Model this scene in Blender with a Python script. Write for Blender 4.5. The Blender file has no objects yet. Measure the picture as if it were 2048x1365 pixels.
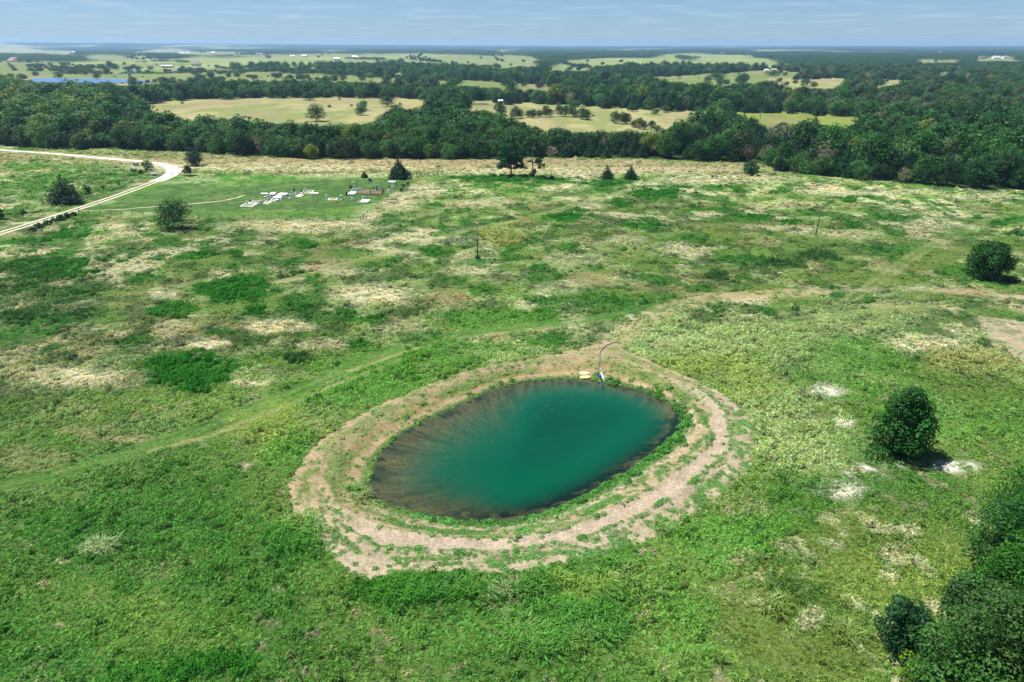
import bpy, math
import numpy as np
from mathutils import Matrix, Vector

# ------------------------------------------------------------------ camera, sky, sun, exposure
scene = bpy.context.scene
COL = scene.collection
H, FPX, HORIZON = 44.0, 1462.0, 91.0                 # metres up, focal length in photo pixels, horizon row
PITCH = math.atan((682.5 - HORIZON) / FPX)
cam_d = bpy.data.cameras.new("camera"); cam = bpy.data.objects.new("camera", cam_d); COL.objects.link(cam)
cam_d.sensor_width = 36.0; cam_d.lens = 36.0 * FPX / 2048.0
cam_d.clip_start = 0.5; cam_d.clip_end = 60000.0
cam.location = (0, 0, H); cam.rotation_euler = (math.pi / 2 - PITCH, 0, 0)
scene.camera = cam

SUN_EL, SUN_AZ = 65.0, -78.0                          # azimuth from +Y (view direction), clockwise; negative = left
sd = Vector((math.sin(math.radians(SUN_AZ)) * math.cos(math.radians(SUN_EL)),
             math.cos(math.radians(SUN_AZ)) * math.cos(math.radians(SUN_EL)), math.sin(math.radians(SUN_EL))))
world = bpy.data.worlds.new("World"); scene.world = world; world.use_nodes = True
wn, wl = world.node_tree.nodes, world.node_tree.links
wn.clear()
w_out = wn.new("ShaderNodeOutputWorld"); w_bg = wn.new("ShaderNodeBackground"); w_sky = wn.new("ShaderNodeTexSky")
w_sky.sky_type = 'NISHITA'; w_sky.sun_disc = False
w_sky.sun_elevation = math.radians(SUN_EL); w_sky.sun_rotation = math.radians(SUN_AZ)
w_sky.altitude = 200; w_sky.air_density = 1.0; w_sky.dust_density = 0.15; w_sky.ozone_density = 4.0
w_bg.inputs['Strength'].default_value = 0.06
# a few thin cloud wisps high in the sky
w_tc = wn.new("ShaderNodeTexCoord"); w_sep = wn.new("ShaderNodeSeparateXYZ"); wl.new(w_tc.outputs['Generated'], w_sep.inputs[0])
w_add = wn.new("ShaderNodeMath"); w_add.operation = 'ADD'; w_add.inputs[1].default_value = 0.03; wl.new(w_sep.outputs['Z'], w_add.inputs[0])
w_max = wn.new("ShaderNodeMath"); w_max.operation = 'MAXIMUM'; w_max.inputs[1].default_value = 0.02; wl.new(w_add.outputs[0], w_max.inputs[0])
w_dx = wn.new("ShaderNodeMath"); w_dx.operation = 'DIVIDE'; wl.new(w_sep.outputs['X'], w_dx.inputs[0]); wl.new(w_max.outputs[0], w_dx.inputs[1])
w_dy = wn.new("ShaderNodeMath"); w_dy.operation = 'DIVIDE'; wl.new(w_sep.outputs['Y'], w_dy.inputs[0]); wl.new(w_max.outputs[0], w_dy.inputs[1])
w_cmb = wn.new("ShaderNodeCombineXYZ"); wl.new(w_dx.outputs[0], w_cmb.inputs[0]); wl.new(w_dy.outputs[0], w_cmb.inputs[1])
w_noi = wn.new("ShaderNodeTexNoise"); w_noi.inputs['Scale'].default_value = 0.85; w_noi.inputs['Detail'].default_value = 7; w_noi.inputs['Roughness'].default_value = 0.6
wl.new(w_cmb.outputs[0], w_noi.inputs['Vector'])
w_rmp = wn.new("ShaderNodeMapRange"); w_rmp.inputs[1].default_value = 0.50; w_rmp.inputs[2].default_value = 0.80; w_rmp.inputs[4].default_value = 0.55
wl.new(w_noi.outputs['Fac'], w_rmp.inputs[0])
w_mix = wn.new("ShaderNodeMix"); w_mix.data_type = 'RGBA'; w_mix.inputs['B'].default_value = (6.0, 7.2, 8.4, 1)
w_tint = wn.new("ShaderNodeMix"); w_tint.data_type = 'RGBA'; w_tint.blend_type = 'MULTIPLY'; w_tint.inputs['Factor'].default_value = 1.0
w_tint.inputs['B'].default_value = (0.53, 0.70, 1.0, 1)
wl.new(w_sky.outputs[0], w_tint.inputs['A']); wl.new(w_rmp.outputs[0], w_mix.inputs['Factor']); wl.new(w_tint.outputs['Result'], w_mix.inputs['A'])
wl.new(w_mix.outputs['Result'], w_bg.inputs['Color']); wl.new(w_bg.outputs[0], w_out.inputs['Surface'])

sun_d = bpy.data.lights.new("sun", 'SUN'); sun = bpy.data.objects.new("sun", sun_d); COL.objects.link(sun)
sun_d.energy = 5.0; sun_d.angle = math.radians(0.53); sun_d.color = (1.0, 0.955, 0.86)
sun.rotation_euler = (-sd).to_track_quat('-Z', 'Y').to_euler(); sun.location = (0, 0, 80)

vs = scene.view_settings
vs.view_transform = 'Standard'; vs.look = 'None'; vs.exposure = 0.95; vs.gamma = 1.0; vs.use_curve_mapping = False
scene.render.engine = 'CYCLES'
cy = scene.cycles
cy.max_bounces = 5; cy.diffuse_bounces = 2; cy.glossy_bounces = 2; cy.transmission_bounces = 3; cy.transparent_max_bounces = 8; cy.volume_bounces = 0
cy.use_denoising = True; cy.denoiser = 'OPENIMAGEDENOISE'; cy.use_adaptive_sampling = False
cy.sample_clamp_indirect = 4.0

# ------------------------------------------------------------------ map helpers: photo pixel <-> place
cp, sp = math.cos(PITCH), math.sin(PITCH)
def proj(x, y, z=0.0):
    dz = z - H
    dep = np.maximum(y * cp - dz * sp, 1e-3)
    return 1024.0 + FPX * x / dep, 682.5 - FPX * (y * sp + dz * cp) / dep
def unproj(px, py, z=0.0):
    px = np.asarray(px, float); py = np.asarray(py, float)
    a, b = (px - 1024.0) / FPX, (682.5 - py) / FPX
    dy, dz = cp + b * sp, -sp + b * cp
    k = (z - H) / dz
    return a * k, dy * k
def sm(a, b, x):
    t = np.clip((x - a) / (b - a), 0, 1); return t * t * (3 - 2 * t)
def vnoise(x, y, seed=0):
    xi, yi = np.floor(x).astype(np.int64), np.floor(y).astype(np.int64)
    fx, fy = x - xi, y - yi
    fx = fx * fx * (3 - 2 * fx); fy = fy * fy * (3 - 2 * fy)
    def h(i, j):
        n = (i * 374761393 + j * 668265263 + seed * 1274126177) & 0xffffffff
        n = ((n ^ (n >> 13)) * 1274126177) & 0xffffffff
        n = ((n ^ (n >> 16)) * 2246822519) & 0xffffffff
        return ((n ^ (n >> 15)) & 0xffffff) / 16777215.0
    return (h(xi, yi) * (1 - fx) + h(xi + 1, yi) * fx) * (1 - fy) + (h(xi, yi + 1) * (1 - fx) + h(xi + 1, yi + 1) * fx) * fy
def fbm(x, y, s, o=4, seed=0, gain=0.5):
    v, a, t = 0, 1.0, 0.0
    for k in range(o):
        v = v + a * vnoise(x / s * 2 ** k + 17.3 * k, y / s * 2 ** k - 9.1 * k, seed + k); t += a; a *= gain
    return v / t
def seg_dist(x, y, P, closed=False):
    n = len(P); best = np.full(np.shape(x), 1e18); par = np.zeros(np.shape(x)); run = 0.0
    for i in range(n if closed else n - 1):
        a, b = P[i], P[(i + 1) % n]; e = b - a; L = math.hypot(*e) + 1e-9
        t = np.clip(((x - a[0]) * e[0] + (y - a[1]) * e[1]) / (L * L), 0, 1)
        d = (x - a[0] - t * e[0]) ** 2 + (y - a[1] - t * e[1]) ** 2
        m = d < best; best = np.where(m, d, best); par = np.where(m, run + t * L, par); run += L
    return np.sqrt(best), par
def inside(x, y, P):
    c = np.zeros(np.shape(x), bool); n = len(P)
    for i in range(n):
        x1, y1 = P[i]; x2, y2 = P[(i + 1) % n]
        if y1 == y2: continue
        c ^= ((y1 > y) != (y2 > y)) & (x < (x2 - x1) * (y - y1) / (y2 - y1) + x1)
    return c
def sdf(x, y, P):
    d, _ = seg_dist(x, y, P, True); return np.where(inside(x, y, P), -d, d)
def smooth_poly(P, n=2):
    P = np.asarray(P, float)
    for _ in range(n):
        Q = np.roll(P, -1, 0); P = np.stack([P * .75 + Q * .25, P * .25 + Q * .75], 1).reshape(-1, 2)
    return P
def smooth_line(P, n=2):
    P = np.asarray(P, float)
    for _ in range(n):
        Q = np.stack([P[:-1] * .75 + P[1:] * .25, P[:-1] * .25 + P[1:] * .75], 1).reshape(-1, 2); P = np.vstack([P[:1], Q, P[-1:]])
    return P
def wpoly(pts, z=0.0):
    a = np.asarray(pts, float); X, Y = unproj(a[:, 0], a[:, 1], z); return np.stack([X, Y], 1)

WZ = -0.75
POND = smooth_poly(wpoly([(757,905),(800,868),(850,840),(905,815),(960,790),(1010,770),(1060,760),(1120,757),(1165,758),(1200,762),(1250,772),(1300,787),(1340,805),
    (1364,832),(1364,852),(1345,878),(1310,906),(1260,940),(1200,975),(1140,1005),(1090,1025),(1040,1038),(990,1044),(940,1043),(880,1036),(830,1024),(780,1012),(743,997),(731,976),(742,945)], WZ), 1)
RING = smooth_poly(wpoly([(572,985),(588,950),(618,905),(660,870),(720,835),(780,805),(850,775),(930,745),(1010,728),(1080,718),(1140,706),(1180,692),(1225,684),(1245,700),(1290,722),(1350,748),
    (1420,778),(1475,808),(1500,840),(1512,890),(1508,935),(1455,985),(1380,1040),(1300,1085),(1200,1118),(1100,1138),(1000,1152),(880,1152),(800,1140),(738,1172),(690,1142),(640,1088),(588,1040)], 0.0), 1)
PC = POND.mean(0)

GRAVEL_PX = [(-60,297),(0,301),(100,307.5),(200,317),(290,324.5),(318,328),(340,334),(349,341),(345,349),(330,357),(312,364)]
LANE_PX = [(318,361),(300,368),(225,396),(150,421),(75,445),(0,468),(-60,488)]
GRAVEL_W, LANE_W = smooth_line(wpoly(GRAVEL_PX), 3), smooth_line(wpoly(LANE_PX), 3)
def gz(x, y):
    x = np.asarray(x, float); y = np.asarray(y, float)
    r = np.hypot(x, y)
    z = ((fbm(x, y, 14, 3, 5) - .5) * 0.7 + (fbm(x, y, 2.6, 2, 8) - .5) * 0.16) * (1 - sm(260, 520, r))
    m = (x < -60) & (r > 150) & (r < 420)
    if np.any(m):
        d = np.minimum(seg_dist(x[m], y[m], GRAVEL_W)[0] - 2.0, seg_dist(x[m], y[m], LANE_W)[0]); z = z.copy(); z[m] = z[m] * (.12 + .88 * sm(2.0, 7.0, d))
    m = np.hypot(x - PC[0], y - PC[1]) < 60
    if np.any(m):
        xm, ym = x[m], y[m]
        d = sdf(xm, ym, POND)
        an = np.arctan2(xm - PC[0], ym - PC[1])
        din = WZ - 3.4 * (1 - np.exp(np.minimum(d, 0) / (4.2 + 6.0 * sm(-.2, .9, np.cos(an + 1.35)))))
        bank = WZ + (0.35 - WZ) * sm(0, 5.0, d) - 0.02
        w = 1 - sm(7, 17, d)
        do = -sdf(xm, ym, RING); tt = np.clip(d / np.maximum(d + do, 1e-3), 0, 1) * (do > 0); rut = .16 * (np.exp(-((tt - .465) / .018) ** 2) + np.exp(-((tt - .69) / .02) ** 2) + .8 * np.exp(-((tt - .24) / .02) ** 2)) - .06 * (sm(.49, .52, tt) - sm(.63, .66, tt))
        bank = bank + (rut + (fbm(xm, ym, 1.5, 3, 66) - .5) * .22) * sm(.6, 2.0, d) * (do > 0)
        zz = np.where(d < 0, din, bank * w + z[m] * (1 - w) + z[m] * w * 0.25 * sm(0.3, 4, d))
        z = z.copy(); z[m] = zz
    az = np.arctan2(x, y)
    z = z + sm(8500, 14500, r) * (16 + 52 * sm(0.1, -0.62, az) + 8 * vnoise(az * 30, r / 4000, 3)) * (np.abs(az) < 1.6)
    return z
def gz1(x, y): return float(gz(np.array([x]), np.array([y]))[0])
def at(px, py):
    z = 0.0
    for _ in range(5):
        X, Y = unproj(px, py, z); z = gz1(X, Y)
    return float(X), float(Y), z
def mpp(px, py):                                          # metres per photo pixel at that spot of the ground
    X, Y = unproj(px, py); return float(Y * cp + H * sp) / FPX

def lin(c):
    c = np.asarray(c, float) / 255.0
    return np.where(c <= .04045, c / 12.92, ((c + .055) / 1.055) ** 2.4)
GAIN = 0.56                                                # sunlit colour on screen -> surface base colour
def base(r, g, b): return lin((r, g, b)) * GAIN

# ------------------------------------------------------------------ cover of the ground
PAL = {'L': base(46, 126, 26), 'V': base(104, 162, 66), 'S': base(242, 236, 198), 'B': base(188, 174, 146), 'W': base(246, 240, 226), 'G': base(178, 200, 136),
       'D': base(54, 100, 44), 'O': base(112, 140, 62), 'Y': base(150, 176, 80), 'T': base(184, 168, 128), 'M': base(74, 136, 50), 'K': base(190, 192, 124)}
BLOBS = [  # photo x, y, half width, half height, kind, strength
 (120,538,84,19,'L',1),(470,580,74,25,'L',1),(345,622,48,17,'L',.9),(390,742,88,34,'L',1),(385,510,36,9,'L',1),(475,510,18,5,'L',1),(245,523,18,6,'L',1),(512,627,24,9,'L',1),
 (30,637,32,14,'D',.9),(150,622,60,22,'D',.7),(60,580,110,45,'D',.55),(715,690,26,8,'L',.9),(590,716,23,8,'D',1),(735,640,36,9,'L',.9),(1135,436,38,10,'L',1),(1310,388,66,10,'L',1),(1245,411,18,6,'L',1),
 (1290,453,36,7,'L',1),(1015,358,115,7,'L',.9),(1215,368,50,6,'L',.8),(925,420,23,6,'L',.8),(880,505,35,8,'L',.8),(1150,495,20,6,'L',.9),(1510,436,50,9,'L',1),(1580,447,24,6,'L',.9),
 (1640,512,40,9,'D',1),(1600,525,22,10,'D',1),(1550,528,27,7,'D',1),(1435,555,25,11,'D',1),(1800,440,45,8,'L',.8),(1790,405,25,5,'L',.8),(1700,400,15,4,'L',.9),(1735,393,10,4,'L',.9),(2010,440,46,8,'L',.9),
 (2040,467,30,6,'D',.8),(1490,383,26,5,'L',.8),(1560,385,22,5,'L',.8),(1450,375,32,4,'L',.8),(1530,625,22,7,'L',.9),(75,480,22,5,'L',1),(125,472,24,5,'L',.9),(60,505,22,5,'L',1),(165,473,16,4,'L',.9),(610,490,18,6,'L',.9),
 (615,548,30,10,'L',.7),(690,625,24,10,'L',.8),(830,615,35,16,'D',.7),(960,525,60,9,'M',.8),(1380,480,40,12,'L',.7),(1620,425,20,5,'L',.7),(1780,500,40,12,'D',.7),(1820,500,55,14,'M',.7),(1900,520,70,22,'O',.8),(1940,545,60,25,'M',.8),
 (1680,560,80,14,'O',.5),(1460,460,60,20,'O',.4),(150,335,120,14,'V',.7),(80,380,90,40,'V',.6),(230,345,70,20,'M',.5),(260,395,60,20,'M',.6),(330,390,130,18,'O',.5),
 (745,590,86,24,'S',1),(140,755,112,20,'S',1),(550,655,62,14,'S',1),(410,690,42,10,'S',1),(330,587,32,11,'S',.9),(610,452,150,12,'S',1),(740,432,30,18,'S',.9),(790,405,45,18,'S',.9),(850,382,34,16,'S',.8),
 (1005,474,46,14,'K',1),(1030,447,30,5,'K',.8),(965,408,62,7,'S',.9),(1110,378,52,5,'S',.9),(1140,398,30,5,'S',.8),(1180,412,22,5,'S',.8),(505,770,42,7,'S',.9),(640,690,60,10,'S',.6),(800,660,60,12,'S',.5),(930,540,40,10,'S',.5),
 (1850,690,84,20,'S',.8),(1950,725,92,26,'K',.8),(1500,600,42,9,'S',.9),(900,600,50,18,'T',.6),(230,455,42,7,'S',.8),(255,470,32,6,'S',.8),(200,480,25,6,'S',.7),(1950,395,64,6,'S',.7),(1800,385,90,6,'S',.6),(1700,470,60,8,'S',.6),
 (1860,450,60,10,'S',.45),(1560,410,60,8,'S',.5),(1640,385,60,6,'S',.6),(1250,480,40,9,'S',.5),(1150,520,60,12,'S',.45),(1350,495,40,10,'S',.5),(1190,560,60,14,'T',.6),(1120,575,50,14,'S',.5),(700,545,60,9,'S',.5),(640,535,50,6,'T',.7),
 (560,335,330,7,'S',.8),(1150,342,320,9,'S',.7),(1450,360,130,8,'S',.9),(700,352,110,4,'S',.8),(600,322,300,7,'T',.6),(1050,327,340,8,'T',.6),(250,324,130,5,'T',.5),(1330,338,150,6,'T',.6),(430,345,60,5,'V',.6),
 (1465,696,10,4,'W',1),(1650,783,40,17,'W',.9),(1690,980,48,20,'W',.9),(1740,938,66,20,'W',.85),(1900,936,46,14,'W',.85),(1690,846,22,9,'W',.8),(1820,1000,30,10,'B',.5),(1280,632,34,9,'W',.8),(1230,662,44,11,'W',.7),(1180,722,48,11,'W',.75),
 (1760,614,46,6,'T',.9),(985,680,34,12,'T',.7),(1040,658,60,7,'T',.6),(490,932,10,8,'B',1),(250,880,60,9,'T',.6),(190,860,70,8,'T',.4),(1430,590,60,5,'T',.7),(1850,576,30,4,'W',.8),(1920,583,60,6,'T',.9),(2000,596,60,7,'B',.9),
 (1480,700,160,60,'G',.8),(1550,830,80,60,'G',.8),(1625,900,80,60,'G',.7),(1350,668,90,34,'G',.8),(1720,640,130,36,'G',.5),(1420,735,80,22,'Y',.7),(1500,770,70,40,'Y',.5),(1700,735,120,50,'V',.6),(1900,820,120,60,'V',.6),(1950,770,90,40,'O',.6),
 (1600,1010,70,60,'L',.55),(1520,1060,80,50,'V',.9),(1420,1110,90,50,'V',.8),(1700,1060,110,50,'O',.6),(1760,1180,150,70,'Y',.35),(1500,1230,160,70,'O',.75),(1700,1290,160,70,'O',.7),(1360,1240,80,70,'V',.7),(1590,1180,60,22,'D',.5),(1640,1205,50,18,'D',.4),  # the D blobs in this row paint a soft cast shadow into the ground
 (860,712,120,32,'V',.9),(760,752,110,30,'V',.9),(660,800,100,32,'V',.9),(560,860,90,45,'Y',.75),(590,905,50,50,'V',.8),(980,700,80,18,'V',.7),(1000,640,110,22,'V',.8),(1180,610,160,22,'M',.7),(860,680,110,14,'M',.5),
 (200,1095,38,13,'S',.95),(120,1120,16,6,'S',.8),(90,1165,12,5,'T',.8),(170,1135,12,5,'S',.8),(250,965,60,14,'O',.5),(70,920,70,22,'T',.3),(560,1090,40,30,'L',.7),(620,1100,60,40,'L',.6),(850,1190,120,40,'L',.7),(1150,1240,130,70,'M',.9),
 (960,1260,140,60,'V',.6),(1180,1175,60,26,'Y',.6),(300,1230,200,60,'Y',.35),(440,1330,80,22,'L',.8),(300,1355,80,20,'L',.6),(100,1050,90,30,'L',.45),(300,1060,200,90,'M',.75),(480,1160,150,80,'M',.6),(110,1260,130,60,'M',.5),
 (980,1195,16,6,'W',.9),(1250,1160,26,10,'T',.7),(120,1250,18,6,'B',.7),(90,1345,14,6,'B',.7),(560,1180,16,6,'B',.5),(1800,560,60,12,'O',.6),(640,830,30,10,'M',.5)]
CEM = np.array([(150,424),(330,352),(830,352),(722,440),(560,437),(430,436),(180,431)], float)
CEM_MOWN = np.array([(170,420),(345,368),(480,372),(620,362),(820,358),(760,405),(640,420),(470,420),(330,428)], float)
TRACKS = [  # ruts worn into the grass: photo polyline, half spacing m, rut half width m, kind, strength
 ([(-60,985),(60,958),(200,925),(300,896),(380,870),(470,835),(560,797),(640,760),(720,725),(800,698),(880,676),(960,661),(1060,652),(1140,645),(1230,630),(1310,612)], 1.0, .28, 'D', .75),
 ([(300,905),(420,872),(520,836),(620,793),(700,758),(800,722)], .0, .35, 'T', .6),
 ([(700,741),(800,708),(880,686),(960,670),(1040,662),(1120,656)], .0, .4, 'T', .65),
 ([(560,563),(640,545),(740,515),(830,490),(930,462),(1020,445),(1080,430),(1200,395),(1260,380)], .9, .4, 'T', .7),
 ([(1700,600),(1760,560),(1830,510),(1900,475),(1960,445),(2048,425)], 1.0, .35, 'T', .55),
 ([(1560,645),(1680,628),(1760,622),(1850,615)], .9, .3, 'T', .4)]
ROADS = [  # bare dirt tracks, photo polyline, half width m, kind, strength
 ([(1215,690),(1255,664),(1300,636),(1340,614),(1420,597),(1540,588),(1640,584)], 2.4, 'T', .8),
 ([(1640,584),(1760,578),(1850,577),(1950,588),(2060,598)], 1.3, 'B', .5),
 ([(1955,632),(2000,690),(2070,730)], 1.0, 'B', .6)]
BARE_R = np.array([(1955,632),(2000,640),(2080,650),(2080,740),(2030,716),(1985,690)], float)
TRACKS_W = [(smooth_line(wpoly(p)), a, b, k, s) for p, a, b, k, s in TRACKS]
ROADS_W = [(smooth_line(wpoly(p)), w, k, s) for p, w, k, s in ROADS]
FRONT = np.array([(-300,286),(0,290),(60,296),(120,299),(230,299),(330,302),(480,311),(620,319),(760,317),(850,319),(940,321),(1050,316),(1200,317),(1330,320),(1480,326),(1535,330),(1560,346),(1700,359),(1850,371),(2048,383),(2400,402)], float)
def front_y(px): return np.interp(px, FRONT[:, 0], FRONT[:, 1])
FIELDS = [[(245,216),(330,203),(520,197),(770,197),(850,200),(875,206),(912,214),(905,224),(872,226),(835,222),(800,222),(772,236),(762,250),(700,252),(640,258),(560,250),(470,242),(400,240),(375,250),(330,236),(300,228),(265,224)],
 [(885,222),(918,213),(950,206),(1010,206),(1075,209),(1160,213),(1235,219),(1330,222),(1440,226),(1452,238),(1400,240),(1345,256),(1310,262),(1330,264),(1300,267),(1210,262),(1140,264),(1070,258),(1048,246),(1010,240),(1000,232),(930,224)],
 [(1465,227),(1550,225),(1660,232),(1745,238),(1742,243),(1690,255),(1640,246),(1560,250),(1530,254),(1500,243),(1470,236)],
 [(430,150),(520,144),(640,147),(700,152),(760,158),(850,163),(950,163),(1050,168),(1115,176),(1112,183),(1010,180),(880,173),(760,168),(700,166),(600,162),(500,165),(440,162)],
 [(-40,124),(100,124),(180,127),(330,127),(400,131),(505,134),(520,138),(430,142),(440,152),(400,166),(380,170),(330,168),(300,166),(160,168),(60,162),(-40,150)],
 [(-40,97),(60,98),(128,104),(142,110),(125,112),(80,108),(-40,105)],[(170,110),(300,113),(305,120),(170,118)],[(275,100),(392,100),(395,105),(280,104)],
 [(370,105),(440,105),(490,106),(485,110),(430,112),(370,110)],[(500,111),(560,110),(640,109),(740,110),(760,118),(775,126),(700,125),(650,119),(560,118),(500,119)],
 [(730,108),(830,108),(900,110),(1060,113),(1075,125),(1060,134),(1000,139),(920,130),(840,126),(780,124),(745,116)],[(1085,140),(1150,121),(1200,122),(1262,124),(1250,131),(1192,131),(1180,143),(1090,142)],
 [(1290,157),(1420,147),(1520,143),(1585,141),(1605,148),(1600,158),(1540,164),(1450,170),(1380,170),(1330,162)],[(1545,160),(1620,160),(1682,157),(1690,172),(1640,179),(1560,174)],[(1720,162),(1852,160),(1775,174),(1732,177)],
 [(1815,121),(1870,121),(1920,123),(1922,129),(1840,127)],[(1867,145),(1916,146),(1916,155),(1880,153)],[(1310,114),(1352,114),(1346,122),(1312,121)],[(1358,106),(1410,107),(1405,111),(1360,111)],[(1940,118),(2048,116),(2048,122),(1960,124)],
 [(560,131),(645,133),(640,138),(560,135)],[(740,142),(820,147),(815,152),(745,146)],[(0,152),(55,155),(50,160),(0,158)],[(1090,150),(1145,150),(1140,153),(1095,153)],[(30,160),(340,163),(330,172),(250,172),(160,170)]]
FIELDS = [np.array(f, float) for f in FIELDS]
FIELD_TONE = ['T','T','Y','V','V','S','G','S','G','G','G','G','V','T','T','G','V','G','G','G','G','T','V','T','T']
LAKE = [(58,157),(130,158),(240,159),(326,163.5),(285,166.5),(160,168.5),(60,166)]
LAKE_B = [(243,143.5),(262,142),(276,143),(272,144.6),(250,144.6)]

def surface(x, y):
    """colour, plant cover, plant height, bladed share of the ground cover at world points"""
    n = len(x); r = np.hypot(x, y)
    px, py = proj(x, y, 0.0); ok = y > 5
    n1, n2, n3, n4 = fbm(x, y, 22, 4, 11), fbm(x, y, 6, 4, 23), fbm(x, y, 1.7, 3, 31), fbm(x, y, 60, 3, 47)
    nw = (n2 - .5) * 1.1 + (n3 - .5) * 0.8
    def mix(c, k, w): return c * (1 - w[:, None]) + PAL[k][None] * w[:, None]
    c = np.tile(base(122, 160, 74), (n, 1))
    c = mix(c, 'M', sm(.5, .66, n1) * .75); c = mix(c, 'G', sm(.42, .62, n2) * sm(60, 130, r) * .7)
    fmid = sm(95, 135, r)                                   # drier meadow from the pond outwards
    straw = sm(.53, .68, n2 * .55 + n1 * .45 + (n3 - .5) * .26) * fmid
    c = mix(c, 'S', straw * .72); c = mix(c, 'T', sm(.56, .7, fbm(x, y, 9, 4, 77)) * .42 * fmid)
    c = mix(c, 'D', sm(.51, .60, fbm(x, y, 3.6, 4, 91)) * .72 * sm(80, 120, r))
    c = mix(c, 'L', sm(.62, .67, fbm(x, y * .8, 6, 3, 63)) * .85 * fmid)
    c = mix(c, 'B', sm(.68, .76, fbm(x, y, 1.3, 3, 15)) * .55 * (1 - fmid))
    c = c * (.84 + .3 * sm(.35, .65, n4))[:, None]
    left = sm(700, 300, px) * sm(820, 900, py)
    c = mix(c, 'M', left * .5)
    ro = sm(1350, 1600, px) * sm(950, 1080, py)
    c = mix(c, 'O', ro * .5); c = mix(c, 'S', ro * sm(.52, .66, n3) * sm(.45, .6, n2) * .45)
    far = sm(352, 345, py) * sm(300, 310, py)
    c = mix(c, 'T', far * .45)
    cov = 0.95 - .25 * straw; hs = 0.9 + .5 * (n2 - .5); bl = .25 + .5 * straw
    for (bx, by, rx, ry, k, s) in BLOBS:
        e = ok & (np.abs(px - bx) < rx * 1.7) & (np.abs(py - by) < ry * 1.7)
        if not e.any(): continue
        d = np.hypot((px[e] - bx) / rx, (py[e] - by) / ry) + nw[e] * (1.0 if k in 'LDSTK' else 1.7)
        soft = .16 if k in 'LD' else (.6 if k in 'BW' else .38)
        w = sm(1.0 + soft, 1.0 - soft, d) * s
        if k in 'SBW': w = w * ((.45 + .55 * sm(.4, .55, n3[e])) if k == 'S' else sm(.38, .58, n3[e] + (.5 - np.minimum(d, 1)) * .12))
        c[e] = mix(c[e], k, w)
        tc, th, tb = {'L': (1, 1.15, .05), 'V': (1, 1.0, .1), 'S': (.8, 1.1, 1), 'B': (.18, .6, .2), 'W': (.08, .6, .2), 'G': (1, 1.35, 0), 'D': (1, 1.2, .1), 'O': (.9, .7, .6),
                      'Y': (.95, .9, .3), 'T': (.55, .7, .6), 'M': (1, 1, .1), 'K': (1, 1.6, 1)}[k]
        cov[e] += (tc - cov[e]) * w; hs[e] += (th - hs[e]) * w; bl[e] += (tb - bl[e]) * w
    # cemetery lawn
    e = ok & inside(px, py, CEM) & (r < 330)
    if e.any():
        w = np.full(e.sum(), .6); c[e] = mix(c[e], 'V', w * .8); cov[e] *= .7; hs[e] *= .6
        e2 = ok & (sdf(px, (py - 390) * 2.5 + 390, np.stack([CEM_MOWN[:, 0], (CEM_MOWN[:, 1] - 390) * 2.5 + 390], 1)) + (n2 - .5) * 25 < 0) & (r < 330)
        lw = .55 * sm(.48, .62, n2[e2] * .6 + n3[e2] * .4)[:, None]
        c[e2] = (base(80, 122, 60)[None] * (1 - lw) + base(122, 150, 84)[None] * lw) * (.7 + .6 * n3[e2])[:, None]; cov[e2] = .5; hs[e2] = .3
    # ruts and dirt tracks
    for P, half, w, k, s in TRACKS_W:
        e = (x > P[:, 0].min() - 5) & (x < P[:, 0].max() + 5) & (y > P[:, 1].min() - 5) & (y < P[:, 1].max() + 5)
        if not e.any(): continue
        d, t = seg_dist(x[e], y[e], P); d = d + (n3[e] - .5) * .7
        band = sm(half + 1.0, half + .5, d)
        c[e] = mix(c[e], 'V', band * .25); hs[e] *= 1 - .6 * band; 
        q = sm(w + .3, w - .1, np.abs(d - half)) * s * (.35 + .65 * sm(.3, .5, fbm(t, t * 0, 5, 3, 5) + (n3[e] - .5) * .5))
        c[e] = mix(c[e], k, q); cov[e] *= 1 - .8 * q
    for P, w, k, s in ROADS_W:
        e = (x > P[:, 0].min() - 8) & (x < P[:, 0].max() + 8) & (y > P[:, 1].min() - 8) & (y < P[:, 1].max() + 8)
        if not e.any(): continue
        d, t = seg_dist(x[e], y[e], P); d = d + (n2[e] - .5) * 2.2
        q = sm(w + .5, w - .4, d) * s * (.45 + .55 * sm(.38, .55, n3[e]))
        c[e] = mix(c[e], k, q); cov[e] *= 1 - .85 * q; hs[e] *= 1 - .6 * q
    e = ok & (sdf(px, py, BARE_R) + (n2 - .5) * 14 < 0)
    if e.any():
        w = .5 + .5 * sm(.42, .5, n3[e]); c[e] = mix(c[e], 'B', w); cov[e] = .25; hs[e] = .45
    e = (x < -60) & (r > 150) & (r < 420)
    if e.any():
        g1, (l1, _) = seg_dist(x[e], y[e], GRAVEL_W)[0], seg_dist(x[e], y[e], LANE_W); cov[e] *= sm(2.6, 3.6, g1) * (1 - sm(1.75, 1.6, l1) * sm(.25, .5, l1)); hs[e] *= .5 + .5 * sm(3, 6, np.minimum(g1, l1))
    # dirt ring round the pond
    e = np.hypot(x - PC[0], y - PC[1]) < 55
    if e.any():
        X, Y = x[e], y[e]
        di, do = sdf(X, Y, POND), -sdf(X, Y, RING) + (n3[e] - .5) * .5
        m = (do > 0) & (di > -.05); t = np.clip(di / np.maximum(di + do, 1e-3), 0, 1)
        ang = np.arctan2(X - PC[0], Y - PC[1])
        low = sm(-70, 90, (py[e] - 900) + (px[e] - 1000) * .35)
        st = fbm(t * 9 + 3, ang * 3.0, 1, 4, 19); st2 = fbm(t * 20, ang * 5.0, 1, 4, 29); cl = fbm(X, Y, .9, 3, 41); cl2 = fbm(X, Y, 3.5, 3, 43)
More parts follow.
